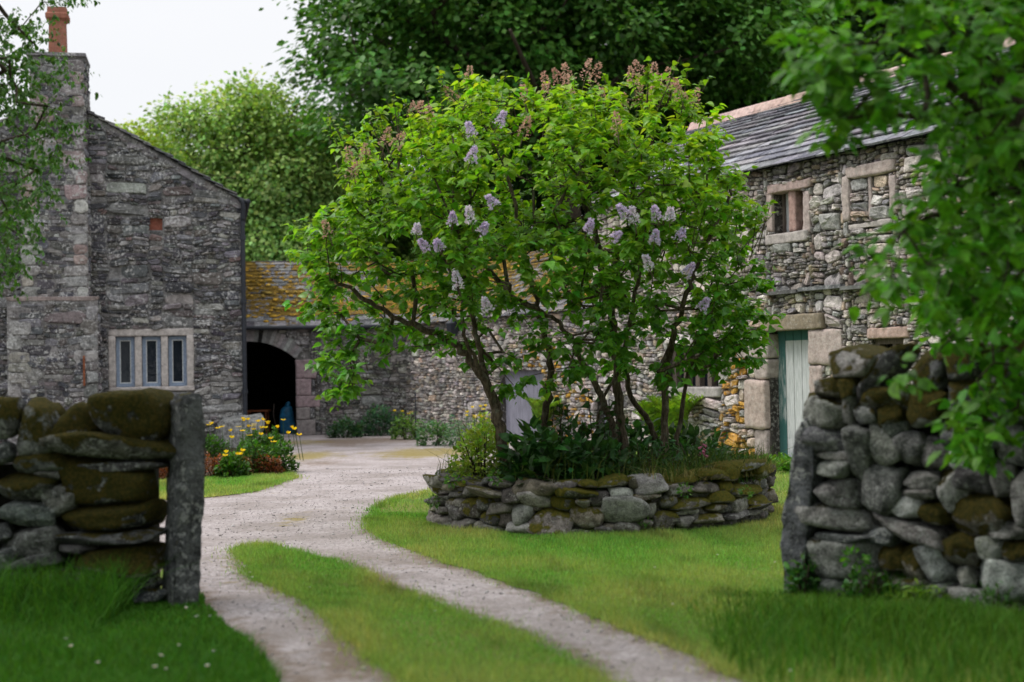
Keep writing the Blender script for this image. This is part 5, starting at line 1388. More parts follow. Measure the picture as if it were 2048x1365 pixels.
# foxglove
fx = at(1406, 905, 14.55); fg = thing('foxglove', 'single pink foxglove spire at the rim of the round bed', 'flower', (fx[0], fx[1], BEDZ))
b = np.array([fx[0], fx[1], BEDZ]); top = at(1404, 858, 14.55)
V, F = segs([b], [top], [.009], [.004], 6); mesh('stalk', V, F, M['leaf'], fg, np.tile((.1, .15, .04), (len(V), 1)))
for k in range(12):
    f = .45 + .53 * k / 12; p = b + (top - b) * f; a = k * 2.4; d = np.array([cos(a), sin(a), -.55]); s = .045 * (1.25 - f * .7)
    V, F = polytube([p, p + d * s * .6, p + d * s * 1.2], [s * .16, s * .3, s * .4], 7); mesh('bell', V, F, M['petal'], fg, np.tile((.55, .2, .3) if k < 6 else (.42, .36, .2), (len(V), 1)))
# tufts growing out of the bed wall
for px, py in ((905, 960), (868, 1002), (990, 955), (1370, 980), (1290, 1040), (1490, 985)):
    c = gnd(px, 1066); p = at(px, py, c[1] * .985 if 900 < px < 1500 else 14.6)
    q = thing('wall_tuft', 'little green tuft rooted in the bed wall ' + {905: 'below the feathery plant', 868: 'at its left corner', 990: 'under the leaning stem', 1370: 'beside a mossy stone', 1290: 'low on its front', 1490: 'near its right end'}[px], 'plant', p, 'small tufts growing from the bed wall')
    n = 45; u = unit(R_.normal(size=(n, 3))); V, F, k = leaves(p + u * .05 + np.array([0, -.03, 0]), u, R_.normal(size=(n, 3)), R_.uniform(.02, .05, n), 'ovate'); mesh('foliage', V, F, M['leaf'], q, np.repeat(leafcol((.08, .19, .03), n, R_), k, 0))

# ------------------------------------------------------------------ ferns and plants by the barn and shed
def fern(x, y, z, h, n, label, R_, col=(.16, .30, .02), lean=0.0):
    t = thing('fern', label, 'fern', (x, y, z), 'bright ferns growing against the barn')
    P, D, N, S, s0, s1 = [], [], [], [], [], []
    for i in range(n):
        a = R_.uniform(0, 2 * pi); L = h * R_.uniform(.75, 1.1); spread = R_.uniform(.12, .42)
        pts = [np.array([x, y, z]) + np.array([cos(a), sin(a), 0]) * spread * L * f ** 1.7 + np.array([0, 0, 1]) * L * (f - .22 * f ** 3) for f in np.linspace(0, 1, 22)]
        for j in range(4, 22):
            tg = unit(pts[j] - pts[j - 1]); sd_ = unit(np.cross(tg, np.array([cos(a), sin(a), .3]))); w_ = .16 * h * sin(pi * (j - 3) / 21) ** .8 + .02
            for sg in (-1, 1): P.append(pts[j]); D.append(sd_ * sg + tg * .35); N.append(np.cross(sd_, tg) + R_.normal(size=3) * .15); S.append(w_)
        s0 += pts[:-1:3]; s1 += pts[3::3]
    V, F, k = leaves(np.array(P), np.array(D), np.array(N), np.array(S), 'lance'); mesh('fronds', V, F, M['leaf'], t, np.repeat(leafcol(col, len(P), R_, .15, .08), k, 0))
    V, F = segs(s0[:len(s1)], s1, np.full(len(s1), .006), np.full(len(s1), .004), 4); mesh('ribs', V, F, M['leaf'], t, np.tile((.12, .14, .03), (len(V), 1)))
for k, (px, py, s, lab) in enumerate(((1395, 912, 1.30, 'tall bright green fern in front of the barn, right of the lilac stems'), (1350, 912, 1.15, 'bright green fern behind the rightmost lilac stem'), (1120, 890, 1.2, 'pale green fern seen between the lilac trunks'))):
    q = gnd(px, py); q = q * 1.0; 
    q2 = FB.p(FB.uv(px, py)[0], 0, .45); fern(q2[0], q2[1], .0, s, 26, lab, R_)
for px, py, rx, ry, h, n, s, c, tpl, lab in (
    (690, 872, .55, .35, .5, 800, .09, (.06, .15, .065), 'ovate', 'low blue green clump against the shed wall next to the arch'),
    (760, 868, .6, .4, .75, 1000, .09, (.055, .145, .075), 'ovate', 'taller blue green clump against the shed wall'),
    (812, 876, .4, .3, .6, 520, .08, (.14, .28, .05), 'ovate', 'fresh green plant in the inner corner of the yard'),
    (872, 888, .5, .35, .6, 800, .08, (.10, .22, .085), 'ovate', 'grey green clump under the pale wing wall'),
    (925, 890, .4, .35, .65, 650, .08, (.11, .22, .12), 'lance', 'silvery plant beneath the pale wing wall, left of the yellow flowers'),
    (970, 896, .45, .35, .7, 800, .08, (.22, .34, .05), 'ovate', 'yellow flowered leafy plant beyond the round bed'),
    (1440, 914, .25, .2, .16, 160, .07, (.10, .17, .05), 'lance', 'low weeds at the barn foot left of the door'),
    (1545, 938, .30, .25, .22, 420, .08, (.10, .26, .02), 'ovate', 'bright green nettles at the foot of the barn door'),
    (1592, 944, .32, .25, .26, 420, .08, (.09, .25, .02), 'ovate', 'bright green weeds before the barn door by the field wall')):
    q = gnd(px, py + 4)
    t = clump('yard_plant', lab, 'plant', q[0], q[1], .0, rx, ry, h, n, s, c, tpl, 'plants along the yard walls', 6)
    if px in (970, 812): flowers(t, [np.array([q[0] + R_.normal() * rx * .5, q[1] - ry * .5 + R_.normal() * .1, h * R_.uniform(.85, 1.3)]) for _ in range(16 if px == 970 else 4)], .05, .05, (.72, .55, .02), R_)
# iron rod at the inner corner
q = gnd(832, 880); rd = thing('iron_stake', 'thin dark iron stake standing before the pale wing wall', 'stake', q)
V, F = segs([q], [q + np.array([0, 0, 1.05])], [.02], [.014], 6); mesh('rod', V, F, M['iron'], rd)
V, F = segs([q + np.array([0, 0, 1.05])], [q + np.array([0, 0, 1.10])], [.03], [.018], 6); mesh('finial', V, F, M['iron'], rd)

# ------------------------------------------------------------------ flower bed by the house
def bp_(px, py): q = gnd(px, py); return q
RED = [(312, 960, .46), (350, 962, .40), (428, 956, .46), (474, 952, .40), (536, 950, .38)]
for k, (px, py, s) in enumerate(RED):
    q = bp_(px, py); lab = ('rusty red low shrub seen through the gap beside the gatepost', 'rusty red low shrub half hidden by the gatepost', 'rusty red low shrub just right of the gatepost', 'orange brown low shrub under the middle of the poppies', 'rusty red low shrub near the right tip of the flower bed')[k]
    clump('red_shrub', lab, 'shrub', q[0], q[1], .03, s * .8, s * .5, s * .75, 800, .05, (.22, .075, .032) if k != 3 else (.17, .11, .035), 'ovate', 'rusty red shrubs in the house flower bed', 8)
for k, (px, py, s, hh) in enumerate(((420, 922, .35, .5), (464, 957, .26, .34), (500, 950, .36, .55), (515, 915, .35, .55), (560, 946, .3, .5), (548, 915, .3, .5))):
    q = bp_(px, py)
    t = clump('poppy_plant', ('yellow poppies close to the gatepost', 'yellow poppies low in front of the house corner stones', 'yellow poppies with the fullest green leaves in the bed', 'tallest yellow poppies right below the downpipe', 'yellow poppies at the right tip of the flower bed', 'yellow poppies behind the right tip of the bed')[k], 'flower', q[0], q[1], .03, s, s * .8, hh, 620, .075, (.055, .15, .02), 'ovate', 'yellow poppies by the house', 6)
    for_pts = [np.array([q[0] + R_.uniform(-.4, .4), q[1] + R_.uniform(-.25, .25), .03 + hh * R_.uniform(.95, 1.4)]) for _ in range((6, 5, 4, 12, 6, 5)[k])]
    flowers(t, for_pts, .2, .055, (.80, .56, .01), R_)
# grey boulder under the poppies
q = bp_(450, 905); V, F = rock(.5, .3, .42, 3, 7, 6, .06, 8); t = thing('boulder', 'grey stone block at the house corner behind the poppies', 'stone', (q[0], q[1] + 1.5, 0)); mesh('stone', V + np.array([q[0], q[1] + 1.5, .33]), F, M['dry'], t, np.tile((.24, .24, .23), (len(V), 1)), {'moss': 0}, True)

# ------------------------------------------------------------------ grass
def inside_lawn(P, poly): return inpoly(P, poly)
def scatter(poly, n, R_, xr, yr, jitter=.03):
    P = np.stack([R_.uniform(*xr, n), R_.uniform(*yr, n)], 1); P = P[inside_lawn(P, poly)]
    return P + R_.normal(size=P.shape) * jitter
allP = []
for poly, n, xr, yr in ((LAWNS[0], 300000, (-1.9, 4.2), (6.6, 16)), (LAWNS[0], 50000, (-3, 7), (14.5, 24)), (LAWNS[1], 200000, (-3, 1.6), (5.5, 13.2)), (LAWNS[3], 40000, (-6.5, -3), (17.5, 23))):
    allP.append(scatter(poly, n, R_, xr, yr, .035))
def fringe(poly, n, sd_, R_):
    a = np.array(poly); b = np.roll(a, -1, 0); L = np.linalg.norm(b - a, axis=1); i = R_.choice(len(a), n, p=L / L.sum()); t = R_.rand(n, 1)
    return a[i] + (b[i] - a[i]) * t + R_.normal(size=(n, 2)) * sd_
for pl_, n_ in ((LAWNS[0], 26000), (LAWNS[1], 16000), (LAWNS[3], 6000)): allP += [fringe(pl_, n_, .045, R_), fringe(pl_, n_ // 3, .11, R_)]
P = np.vstack(allP)
e = ((P[:, 0] - BC[0]) / (BAx * 1.0)) ** 2 + ((P[:, 1] - BC[1]) / BBx) ** 2
ppx = (P[:, 0] / P[:, 1]); P = P[(e > .95) & (np.abs(ppx) < .42)]; n = len(P)
P3 = np.c_[P, np.full(n, .02)]
patch = nz(P3, .55, 1); patch2 = nz(P3, 2.1, 5)
dry = np.clip(.30 + .6 * patch + .45 * patch2, 0, 1)[:, None]
c = leafcol((.175, .375, .065), n, R_, .28, .15) * (1 - dry) + leafcol((.46, .47, .16), n, R_, .28, .13) * dry
clov = np.clip(nz(P3, 3.1, 12) - .35, 0, 1)[:, None]; c = c * (1 - .55 * clov)
far = np.clip((P[:, 1] - 6) / 12, .4, 1.6)
V, F, cc = blades(P3, R_.uniform(.018, .055, n) * (1 + .55 * np.clip(patch2, -1, 1.2)), .0065 * far + .002, R_, c, .55, 1)
tag(mesh('mown_grass', V, F, M['grass'], None, cc), 'short mown grass of the lawn and verges', None, None, 'stuff')
# longer grass round the gateway
def longgrass(name, pts, h, w, col, lab, R_):
    n = len(pts); V, F, c = blades(pts, h, np.full(n, w), R_, leafcol(col, n, R_, .25, .12), .5, 2)
    tag(mesh(name, V, F, M['grass'], None, c), lab, None, None, 'stuff')
n = 70000; P = np.stack([R_.uniform(-4.2, -.9, n), R_.uniform(6.6, 10.4, n)], 1); P = P[inpoly(P, LAWNS[2])]; n = len(P)
P3 = np.c_[P, np.full(n, .02)]; near = np.exp(-((P[:, 1] - 9.55) / .45) ** 2) * (P[:, 0] < -2.2)
pz = (P[:, 0] > -2.62) & (P[:, 1] > 8.5)
hh = (R_.uniform(.05, .13, n) * (1 + .4 * nz(P3, 1.2, 3)) + near * ~pz * R_.uniform(.0, .36, n)) * np.where(pz, .45, 1)
longgrass('verge_grass', P3, hh, .0075, (.065, .19, .02), 'longer green grass under the mossy wall and gatepost', R_)
n = 60000; P = np.stack([R_.uniform(1.1, 4.2, n), R_.uniform(6.2, 9.9, n)], 1)
ed = np.array([FR.uv(1700, 1150)[0]]); rel = (P - FR.O[:2]) @ FR.N[:2]; along = (P - FR.O[:2]) @ FR.U[:2]
ok = (rel > -.05) & inpoly(P, LAWNS[0]) & (R_.rand(n) < np.clip((along + .8 + .4 * nz(np.c_[P, P[:, 0] * 0], 1.1, 2)) / 1.6, 0, 1) ** 2) & (R_.rand(n) < np.exp(-np.maximum(0, rel - .5) / .9)); P = P[ok]; rel = rel[ok]; along = along[ok]; n = len(P); P3 = np.c_[P, np.full(n, .02)]
tf = np.clip(nz(P3, 2.2, 7), 0, 1)
hh = R_.uniform(.03, .07, n) + tf * R_.uniform(0, .10, n) + np.clip(rel - .25, 0, .5) * np.clip(along, 0, 1) * R_.uniform(0, .3, n) + np.exp(-(rel / .22) ** 2) * np.clip(1 - np.abs(along - .75) / .6, 0, 1) * R_.uniform(0, .22, n)
longgrass('rough_grass', P3, hh, .0075, (.09, .21, .025), 'rough long grass along the foot of the field wall under the branches', R_)
# daisies
q0 = None
D = [(128, 1222), (142, 1300), (358, 1298), (428, 1310), (393, 1240), (420, 1239), (372, 1222), (132, 1285), (322, 1319), (310, 1342), (415, 1340), (196, 1333), (332, 1346), (108, 1210), (505, 1160), (620, 1180), (870, 1228), (1640, 985), (1435, 1115), (1550, 1130), (1310, 1140), (1345, 1215), (1580, 1350), (500, 1150)]
proto = None
for i, (px, py) in enumerate(D):
    q = gnd(px, py, .1 if px < 520 and py > 1200 else .05)
    if proto is None:
        proto = thing('daisy', 'small white daisy in the grass', 'flower', (0, 0, 0), 'daisies in the grass')
        a = np.arange(11) * 2 * pi / 11; d = np.stack([np.cos(a), np.sin(a), np.full(11, .25)], 1)
        V, F, k = leaves(np.tile((0, 0, 0.), (11, 1)), d, np.tile((0, 0, 1.), (11, 1)), np.full(11, .017), 'petal'); mesh('petals', V, F, M['petal'], proto, np.tile((.75, .75, .75), (len(V), 1)))
        V, F = rock(.006, .006, .004, 1, 4, 0, 0); mesh('disc', V + np.array([0, 0, .003]), F, M['petal'], proto, np.tile((.7, .5, .02), (len(V), 1)))
        V, F = segs([(0, 0, -.1)], [(0, 0, 0)], [.0015], [.0015], 4); mesh('stalk', V, F, M['leaf'], proto, np.tile((.06, .12, .02), (len(V), 1)))
        o = proto
    else:
        o = proto.copy(); COL.objects.link(o)
        for ch in proto.children: c2 = ch.copy(); COL.objects.link(c2); c2.parent = o
    o.location = (q[0], q[1], q[2] + .02); o.rotation_euler = (R_.normal() * .2, R_.normal() * .2, R_.uniform(0, 6)); s = R_.uniform(.45, .8); o.scale = (s, s, s)

# loose stones on the drive
n = 9000; P = np.stack([R_.uniform(-4.5, 2.2, n), R_.uniform(6.8, 24, n)], 1)
ins = np.zeros(n, bool)
for pl_ in LAWNS: ins |= inpoly(P, pl_)
P = P[~ins & (np.abs(P[:, 0] / P[:, 1]) < .4)]; n = len(P)
V0, F0 = ico(1); sz_ = R_.uniform(.003, .010, n) * (1 + 1.2 * (R_.rand(n) < .05)); sh = 1 + .35 * R_.normal(size=(n, len(V0)))
V = P[:, None, :] * 0 if False else None
W = np.c_[P, np.full(n, .008)][:, None] + V0[None] * np.clip(sh, .6, 1.5)[..., None] * sz_[:, None, None] * np.stack([np.ones(n), R_.uniform(.6, 1, n), R_.uniform(.4, .8, n)], 1)[:, None]
F = (F0[None] + (np.arange(n) * len(V0))[:, None, None]).reshape(-1, 3)
pc_ = np.array([(.44, .41, .416), (.38, .35, .355), (.32, .295, .30), (.48, .45, .45), (.40, .36, .35)])[R_.randint(0, 5, n)]
tag(mesh('loose_gravel', W.reshape(-1, 3), F, M['bedst'], None, np.repeat(pc_, len(V0), 0), {'moss': 0}), 'loose stones lying on the gravel drive', None, None, 'stuff')

for (al, rl, rx, h, nn_, sz, c, tp, lab) in ((.12, .10, .14, .30, 160, .06, (.06, .17, .04), 'ovate', 'small leafy weed at the foot of the upright end slab'), (.62, .10, .2, .24, 220, .06, (.06, .18, .03), 'ovate', 'leafy weed under the big pale bottom stone of the field wall'),
        (1.0, .22, .22, .16, 220, .055, (.16, .30, .03), 'lance', 'yellow green weed in the shade below the mossy field wall'), (1.5, .16, .24, .22, 240, .06, (.05, .14, .02), 'lance', 'dark weed at the wall foot by the round pale boulders')):
    p_ = FR.p(al, 0, rl); clump('wall_weed', lab, 'plant', p_[0], p_[1], .01, rx, rx * .6, h, nn_, sz, c, tp, 'weeds at the foot of the field wall', 4)
p_ = FR.p(FR.uv(1725, 1112)[0], FR.uv(1725, 1112)[1], .12); t = thing('wall_tuft', 'bright leafy sprig hanging from a joint in the field wall beside the upright slab', 'plant', p_)
n = 40; u = unit(R_.normal(size=(n, 3))); V, F, k = leaves(p_ + u * np.array([.07, .04, .05]), u + np.array([0, -.3, -.2]), R_.normal(size=(n, 3)), R_.uniform(.03, .06, n), 'ovate'); mesh('foliage', V, F, M['leaf'], t, np.repeat(leafcol((.09, .26, .03), n, R_), k, 0))
# ------------------------------------------------------------------ trees
def tree(name, label, base, trunk, limbs, blobs, nclump, nleaf, lsize, col, seed, tpl='blob', group=None, r0=.012, rmax=.3, flat=.45, cl=.75, mat='leaf_tree', cat='tree', droop=.2, topc=(.5, .35, .1), inner=.35):
    R = np.random.RandomState(seed); t = thing(name, label, cat, base, group)
    L = smoothline(trunk[0], 5); n = len(L); rad = trunk[1] + (trunk[2] - trunk[1]) * np.linspace(0, 1, n); rad[0] *= 1.4; rad[1] *= 1.15
    V, F = polytube(L, rad, 10, .10, seed); mesh('trunk', V, F, M['bark'], t, smooth=True)
    seeds = list(L[n // 2:])
    for pts, ra, rb in limbs:
        l_ = smoothline(pts, 6); V, F = polytube(l_, np.linspace(ra, rb, len(l_)), 8, .1, seed + 1); mesh('limb', V, F, M['bark'], t, smooth=True); seeds += list(l_[3:])
    vol = np.array([np.prod(b[1]) ** .8 for b in blobs]); T = []; BI = R.choice(len(blobs), nclump * 3, p=vol / vol.sum())
    for i in BI:
        c, r = blobs[i]; u = unit(R.normal(size=3)); f = R.uniform(inner, 1) ** .45
        T.append(np.array(c) + u * f * np.array(r) * (1 + .18 * nz(u[None], 2.0, seed + i)[0]))
    T = np.array(T); keep = []; md = (np.mean([np.mean(b[1]) for b in blobs]) * .16) ** 2
    for k in range(len(T)):
        if not keep or np.min(((T[keep] - T[k]) ** 2).sum(1)) > md: keep.append(k)
        if len(keep) >= nclump: break
    T = T[keep]
    nodes, par, tips = grow(seeds, T, R, cl * 1.4, .16, .8)
    TV, TF, rr = branchmesh(nodes, par, tips, r0, rmax, .5)
    m = nleaf // len(T); n = m * len(T); C = np.repeat(T, m, 0); cen = np.mean([b[0] for b in blobs], 0)
    out = unit(C - cen)
    off = R.normal(size=(n, 3)) * np.array([1, 1, flat]) * cl * .55; off[:, 2] -= .25 * (off[:, 0] ** 2 + off[:, 1] ** 2) / cl
    P = C + off
    d = unit(off * np.array([1, 1, .4]) + out * .4 + np.array([0, 0, -droop]) + R.normal(size=(n, 3)) * .4)
    N = unit(np.array([0, 0, 1.]) + out * .5 + R.normal(size=(n, 3)) * .45)
    V, F, k = leaves(P, d, N, lsize * R.uniform(.6, 1.2, n), tpl)
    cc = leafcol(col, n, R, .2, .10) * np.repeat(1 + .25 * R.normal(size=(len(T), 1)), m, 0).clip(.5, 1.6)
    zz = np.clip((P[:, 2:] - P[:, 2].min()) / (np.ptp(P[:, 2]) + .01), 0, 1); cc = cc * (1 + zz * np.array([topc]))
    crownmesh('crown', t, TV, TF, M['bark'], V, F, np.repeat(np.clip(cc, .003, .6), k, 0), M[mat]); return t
def A(px, py, Y): return at(px, py, Y)
def B(px, Y): p = at(px, 700, Y); return np.array([p[0], Y, 0.2])
def blobpx(px, py, Y, rpx, rpy, ry): s = Y / FPX; return (A(px, py, Y), (rpx * s, ry, rpy * s))
# big sycamore over the yard
b = B(1150, 50)
tree('sycamore', 'huge dark green sycamore whose crown fills the sky above the lilac', b, ([b, A(1140, 480, 50), A(1120, 300, 50), A(1080, 130, 50), A(1050, -60, 50)], .55, .25),
     [([A(1125, 330, 50), A(1000, 230, 49), A(880, 150, 48), A(760, 80, 47)], .30, .07), ([A(1115, 280, 50), A(960, 250, 48), A(820, 230, 46), A(700, 190, 45)], .24, .06), ([A(1100, 200, 50), A(1000, 90, 50), A(900, -20, 50)], .28, .10), ([A(1090, 160, 50), A(1200, 40, 50), A(1290, -60, 50)], .28, .1), ([A(1130, 360, 50), A(1010, 330, 46), A(900, 290, 44)], .16, .05), ([A(1120, 300, 50), A(1250, 180, 49), A(1400, 90, 48)], .26, .06), ([A(1120, 320, 50), A(1080, 200, 46), A(1020, 60, 43)], .2, .05)],
     [blobpx(760, 90, 47, 150, 110, 4), blobpx(720, -40, 48, 110, 80, 3.5), blobpx(880, 40, 49, 200, 150, 5), blobpx(1080, -40, 49, 260, 180, 5.5), blobpx(1300, -20, 49, 250, 180, 5.5), blobpx(800, 200, 46, 140, 80, 3.5), blobpx(960, 190, 48, 160, 90, 4), blobpx(1180, 110, 48, 230, 130, 5), blobpx(1450, 60, 48, 180, 130, 4.5), blobpx(850, -200, 50, 260, 150, 5), blobpx(1200, -260, 50, 350, 180, 6), blobpx(700, 240, 46, 60, 45, 2)],
     640, 90000, .235, (.062, .165, .028), 101, r0=.016, rmax=.22, cl=1.05, inner=.2)
b = B(1480, 56)
tree('broadleaf_tree', 'dark broadleaf tree just left of the barn ridge end, deep in shade', b, ([b, A(1475, 350, 56), A(1480, 180, 56), A(1490, -40, 56)], .5, .25),
     [([A(1478, 260, 56), A(1560, 150, 55), A(1650, 60, 54)], .25, .07), ([A(1478, 230, 56), A(1400, 120, 55), A(1330, 20, 54)], .25, .07)],
     [blobpx(1480, 40, 56, 220, 180, 5), blobpx(1380, 180, 55, 180, 120, 4), blobpx(1560, 180, 55, 180, 110, 4), blobpx(1500, -160, 56, 250, 150, 5), blobpx(1280, 260, 57, 200, 120, 4), blobpx(1100, 250, 58, 220, 120, 4)],
     430, 46000, .28, (.040, .105, .024), 102, r0=.016, rmax=.22, cl=1.1, inner=.2)
b = B(1780, 58)
tree('broadleaf_tree', 'dark broadleaf tree rising behind the barn roof, top right', b, ([b, A(1780, 300, 58), A(1770, 120, 58), A(1760, -60, 58)], .5, .25),
     [([A(1775, 200, 58), A(1690, 100, 57), A(1600, 40, 56)], .25, .07), ([A(1775, 160, 58), A(1880, 60, 57), A(1980, -20, 56)], .25, .07)],
     [blobpx(1720, 80, 58, 200, 160, 5), blobpx(1860, 20, 57, 220, 170, 5), blobpx(1640, 160, 56, 150, 100, 4), blobpx(1980, 80, 58, 180, 160, 5), blobpx(1780, -150, 58, 280, 150, 5)],
     400, 40000, .29, (.036, .095, .024), 103, r0=.016, rmax=.22, cl=1.1, inner=.2)
b = B(980, 66)
tree('broadleaf_tree', 'dark tree filling the gap between the sycamore and the lilac top', b, ([b, A(980, 400, 66), A(985, 200, 66), A(990, 0, 66)], .5, .2), [],
     [blobpx(980, 200, 66, 260, 160, 5), blobpx(1250, 250, 68, 260, 150, 5), blobpx(850, 330, 64, 170, 120, 4), blobpx(1100, 380, 66, 300, 140, 4), blobpx(1550, 250, 68, 250, 160, 5), blobpx(1000, 20, 68, 260, 160, 5)],
     380, 34000, .34, (.036, .09, .022), 104, r0=.018, rmax=.25, cl=1.3, inner=.2)
# lighter trees behind the house
b = B(480, 48)
tree('rowan_tree', 'airy yellow green tree with a ragged top behind the house and shed', b, ([b, A(485, 500, 48), A(490, 380, 48), A(500, 230, 48)], .22, .08),
     [([A(488, 450, 48), A(400, 330, 47.5), A(360, 250, 47)], .1, .03), ([A(488, 430, 48), A(560, 300, 48), A(590, 210, 48)], .1, .03)],
     [blobpx(400, 300, 47, 95, 85, 2), blobpx(350, 235, 47, 30, 30, 1), blobpx(490, 195, 48, 35, 30, 1), blobpx(575, 180, 48, 35, 32, 1), blobpx(440, 205, 48, 30, 22, 1), blobpx(490, 260, 48, 95, 75, 2.2), blobpx(580, 250, 48, 80, 75, 2), blobpx(430, 400, 46.5, 130, 90, 2.2), blobpx(560, 390, 47, 130, 100, 2.2), blobpx(520, 510, 46, 150, 70, 2), blobpx(640, 330, 49, 80, 90, 2), blobpx(660, 450, 48, 90, 90, 2)],
     560, 42000, .15, (.21, .37, .10), 105, tpl='blob', r0=.009, rmax=.1, cl=.62, flat=.7, topc=(.5, .25, .2), inner=.25)
b = B(300, 52)
tree('ash_tree', 'small bright green tree showing over the house roof slope', b, ([b, A(300, 500, 52), A(300, 400, 52), A(300, 290, 52)], .2, .08), [],
     [blobpx(290, 310, 52, 70, 60, 2), blobpx(350, 380, 51, 110, 90, 2), blobpx(250, 300, 53, 45, 50, 1.6), blobpx(400, 470, 50, 120, 80, 2)],
     200, 16000, .16, (.20, .34, .045), 106, tpl='blob', r0=.009, rmax=.1, cl=.6, flat=.7, topc=(.8, .4, .1))
b = B(640, 54)
tree('ash_tree', 'mid green tree filling the gap right of the airy tree, beneath the sycamore', b, ([b, A(640, 500, 54), A(650, 420, 54), A(660, 300, 54)], .22, .1), [],
     [blobpx(650, 340, 54, 120, 100, 2.5), blobpx(720, 430, 54, 160, 110, 2.5), blobpx(600, 470, 53, 140, 90, 2.2), blobpx(820, 480, 54, 160, 90, 2.5), blobpx(560, 340, 55, 90, 110, 2.2)],
     330, 20000, .24, (.12, .22, .045), 107, r0=.01, rmax=.12, cl=.7, flat=.6, topc=(.5, .3, .1))
# thicket behind the shed so that no sky shows under the crowns
b = B(900, 60)
tree('broadleaf_tree', 'shadowy tree low behind the shed roof and the lilac', b, ([b, A(900, 560, 60), A(900, 450, 60)], .25, .12), [],
     [blobpx(700, 520, 60, 200, 110, 3), blobpx(900, 500, 60, 220, 130, 3), blobpx(1120, 480, 62, 240, 150, 3), blobpx(1350, 420, 62, 240, 160, 3), blobpx(500, 540, 60, 200, 90, 3), blobpx(1600, 360, 64, 260, 160, 3)],
     300, 17000, .42, (.03, .075, .016), 108, r0=.014, rmax=.16, cl=1.1)

# ------------------------------------------------------------------ tree above the right hand wall
def neartree(name, label, base, trunk, limbs, T, nleaf, spread, size, col, seed, tpl, cen, r0, rmax, matl='leaf', droop=.5, ntop=0, bark='bark'):
    R = np.random.RandomState(seed); t = thing(name, label, 'tree', base)
    L = smoothline(trunk[0], 5); V, F = polytube(L, np.linspace(trunk[1], trunk[2], len(L)), 12, .12, seed); mesh('trunk', V, F, M[bark], t, smooth=True)
    seeds = list(L[len(L) // 2:])
    for pts, ra, rb in limbs:
        l_ = smoothline(pts, 6); V, F = polytube(l_, np.linspace(ra, rb, len(l_)), 8, .1, seed + 1); mesh('limb', V, F, M[bark], t, smooth=True); seeds += list(l_[3:])
    nodes, par, tips = grow(seeds, T, R, .3, .14, .3)
    TV, TF, rr = branchmesh(nodes, par, tips, r0, rmax, .5)
    nv = len(T) - ntop; a = shoots(T[:nv], nodes, par, tips[:nv], nleaf, spread, size, R, cen, droop)
    b_ = shoots(T[nv:], nodes, par, tips[nv:], 30, .34, .115, R, cen, .4)
    pos, tip, nr, sz = [np.concatenate(z) for z in zip(a, b_)]
    V, F, k = leaves(pos, tip, nr, sz, tpl)
    crownmesh('crown', t, TV, TF, M[bark], V, F, np.repeat(leafcol(col, len(pos), R, .22, .1), k, 0), M[matl]); return t
R = np.random.RandomState(9)
def pick(poly, n, Y0, Y1, R, md):
    q = np.array(poly); P = np.stack([R.uniform(q[:, 0].min(), q[:, 0].max(), n * 40), R.uniform(q[:, 1].min(), q[:, 1].max(), n * 40)], 1); P = P[inpoly(P, poly)]
    out = []
    for x, y in P:
        p = at(x, y, R.uniform(Y0, Y1))
        if all(np.dot(p - o, p - o) > md * md for o in out): out.append(p)
        if len(out) >= n: break
    return out
T = pick([(1600, 60), (1660, 30), (1720, -60), (2120, -60), (2120, 340), (1990, 330), (1900, 250), (1800, 260), (1690, 270), (1650, 210), (1600, 140)], 115, 7.2, 8.8, R, .11)
T += pick([(1830, 380), (1900, 300), (2120, 300), (2120, 700), (1960, 640), (1880, 690), (1840, 560), (1740, 570), (1720, 490), (1800, 450)], 120, 7.4, 9.0, R, .11)
T += pick([(1590, 60), (1720, 100), (1800, 200), (1780, 250), (1690, 280), (1640, 200), (1580, 130)], 24, 7.2, 7.8, R, .08)
T += pick([(1840, -20), (2110, -20), (2110, 330), (1930, 330), (1860, 200)], 50, 7.4, 9.2, R, .10)
T += pick([(1850, 120), (2140, 120), (2140, 780), (1960, 720), (1900, 420)], 135, 8.2, 9.6, R, .12)
T += pick([(1960, 700), (2100, 700), (2100, 900), (1990, 880), (1930, 900), (1920, 860)], 30, 8.0, 8.6, R, .08)
T += pick([(1800, 700), (1870, 740), (1860, 790), (1810, 760)], 2, 7.8, 8.0, R, .05)
def overhead(n, c, r, R, md=.3):  # unseen crown clumps, spread out of frame to shade the gateway
    out = []; tries = 0
    while len(out) < n and tries < 60000:
        tries += 1; p = np.array(c) + R.uniform(-1, 1, 3) * np.array(r)
        if (((p - c) / r) ** 2).sum() > 1: continue
        py = 742 - (p[2] - CAMZ) / max(p[1], .1) * FPX; px = 1024 + p[0] / max(p[1], .1) * FPX
        if p[1] > 1 and py > -60 and -60 < px < 2110: continue
        if out and np.min(((np.array(out) - p) ** 2).sum(1)) < md * md: continue
        out.append(p)
    return out
top = overhead(420, np.array([3.4, 6.0, 5.6]), np.array([3.6, 4.6, 1.7]), R)
T = np.array(T + top)
b = np.array([3.9, 9.5, 0])
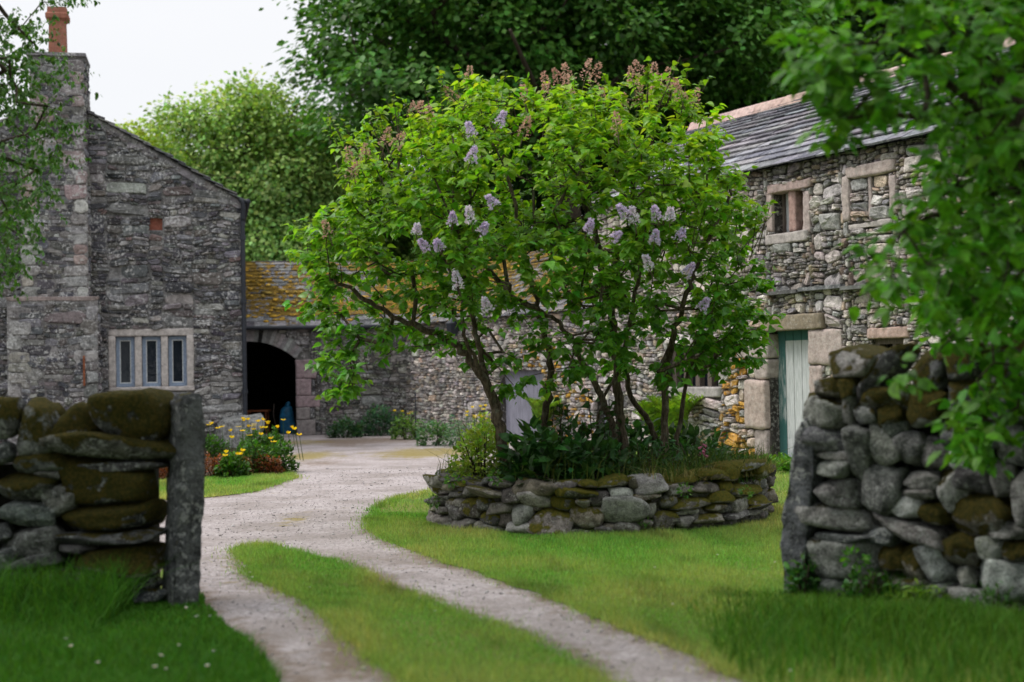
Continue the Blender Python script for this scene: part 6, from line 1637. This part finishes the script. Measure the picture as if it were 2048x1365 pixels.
neartree('wayside_tree', 'leafy tree leaning over the right hand field wall, its branches hanging into the view', b, ([b, b + np.array([.0, -.1, 1.2]), b + np.array([-.1, -.2, 2.4]), b + np.array([-.2, -.4, 3.8]), b + np.array([-.1, -.5, 5.4])], .17, .08),
     [([b + np.array([-.1, -.2, 2.4]), A(2090, 330, 8.7), A(1960, 220, 8.2), A(1860, 140, 7.9), A(1780, 90, 7.6), A(1690, 90, 7.4)], .04, .008), ([b + np.array([-.05, -.15, 1.9]), A(2090, 560, 8.8), A(1980, 470, 8.3), A(1880, 430, 8.0), A(1790, 470, 7.8)], .035, .007), ([b + np.array([0, -.1, 1.3]), A(2095, 760, 8.7), A(2030, 700, 8.4), A(1960, 660, 8.2)], .03, .008)],
     T, 14, .18, .116, (.105, .30, .02), 19, 'ovate', np.array([3.4, 8.6, 2.8]), .003, .03, ntop=len(top))
# ------------------------------------------------------------------ birch hanging in from the left
T = pick([(-40, 60), (40, 40), (90, 110), (130, 130), (140, 260), (110, 330), (60, 420), (40, 540), (-40, 560)], 105, 11.2, 12.6, R, .08)
T += pick([(-20, 20), (60, 30), (70, 130), (20, 200), (-20, 180)], 10, 11.4, 12.2, R, .1)
T += pick([(60, -20), (160, -20), (140, 8), (70, 12)], 5, 11.4, 12.2, R, .08)
top = overhead(330, np.array([-5.4, 9.6, 7.0]), np.array([3.6, 2.0, 2.6]), R) + overhead(420, np.array([-3.0, 5.0, 6.2]), np.array([5.0, 4.6, 1.8]), R)
T = np.array(T + top)
b = np.array([-6.4, 11.6, 0])
neartree('birch_tree', 'birch whose fine drooping twigs hang before the house chimney', b, ([b, b + np.array([.1, 0, 2]), b + np.array([.3, 0, 4.2]), b + np.array([.6, -.1, 6.4]), b + np.array([.8, -.1, 9])], .16, .05),
     [([A(-170, -60, 11.8), A(-40, -20, 11.8), A(20, 40, 11.9), A(70, 90, 11.9)], .03, .007), ([A(-190, 60, 11.8), A(-60, 80, 11.8), A(10, 140, 11.8)], .025, .007)],
     T, 56, .30, .046, (.06, .155, .025), 29, 'ovate', np.array([-5, 11.8, 5]), .0022, .03, droop=1.1, ntop=len(top))

# ------------------------------------------------------------------ unseen trees added behind the camera to shade the gateway
for k, (x, y, lab) in enumerate(((-6.5, -5.0, 'unseen tree added behind the viewpoint on the left to shade the gateway'), (.8, -8.5, 'unseen tree added straight behind the viewpoint to shade the gateway'), (7.0, -4.5, 'unseen tree added behind the viewpoint on the right to shade the gateway'))):
    b = np.array([x, y, 0.])
    tree('added_shade_tree', lab, b, ([b, b + np.array([.1, 0, 2.5]), b + np.array([.2, .1, 5]), b + np.array([.1, .3, 8])], .3, .12), [],
         [((x, y, 6.5), (4.2, 3.2, 3.6)), ((x + .3, y + 1.5, 4.2), (3.6, 2.2, 2.2)), ((x, y - 1, 2.2), (3.4, 2, 1.8))], 260, 9000, .30, (.04, .10, .015), 200 + k, r0=.012, rmax=.12, cl=.9)
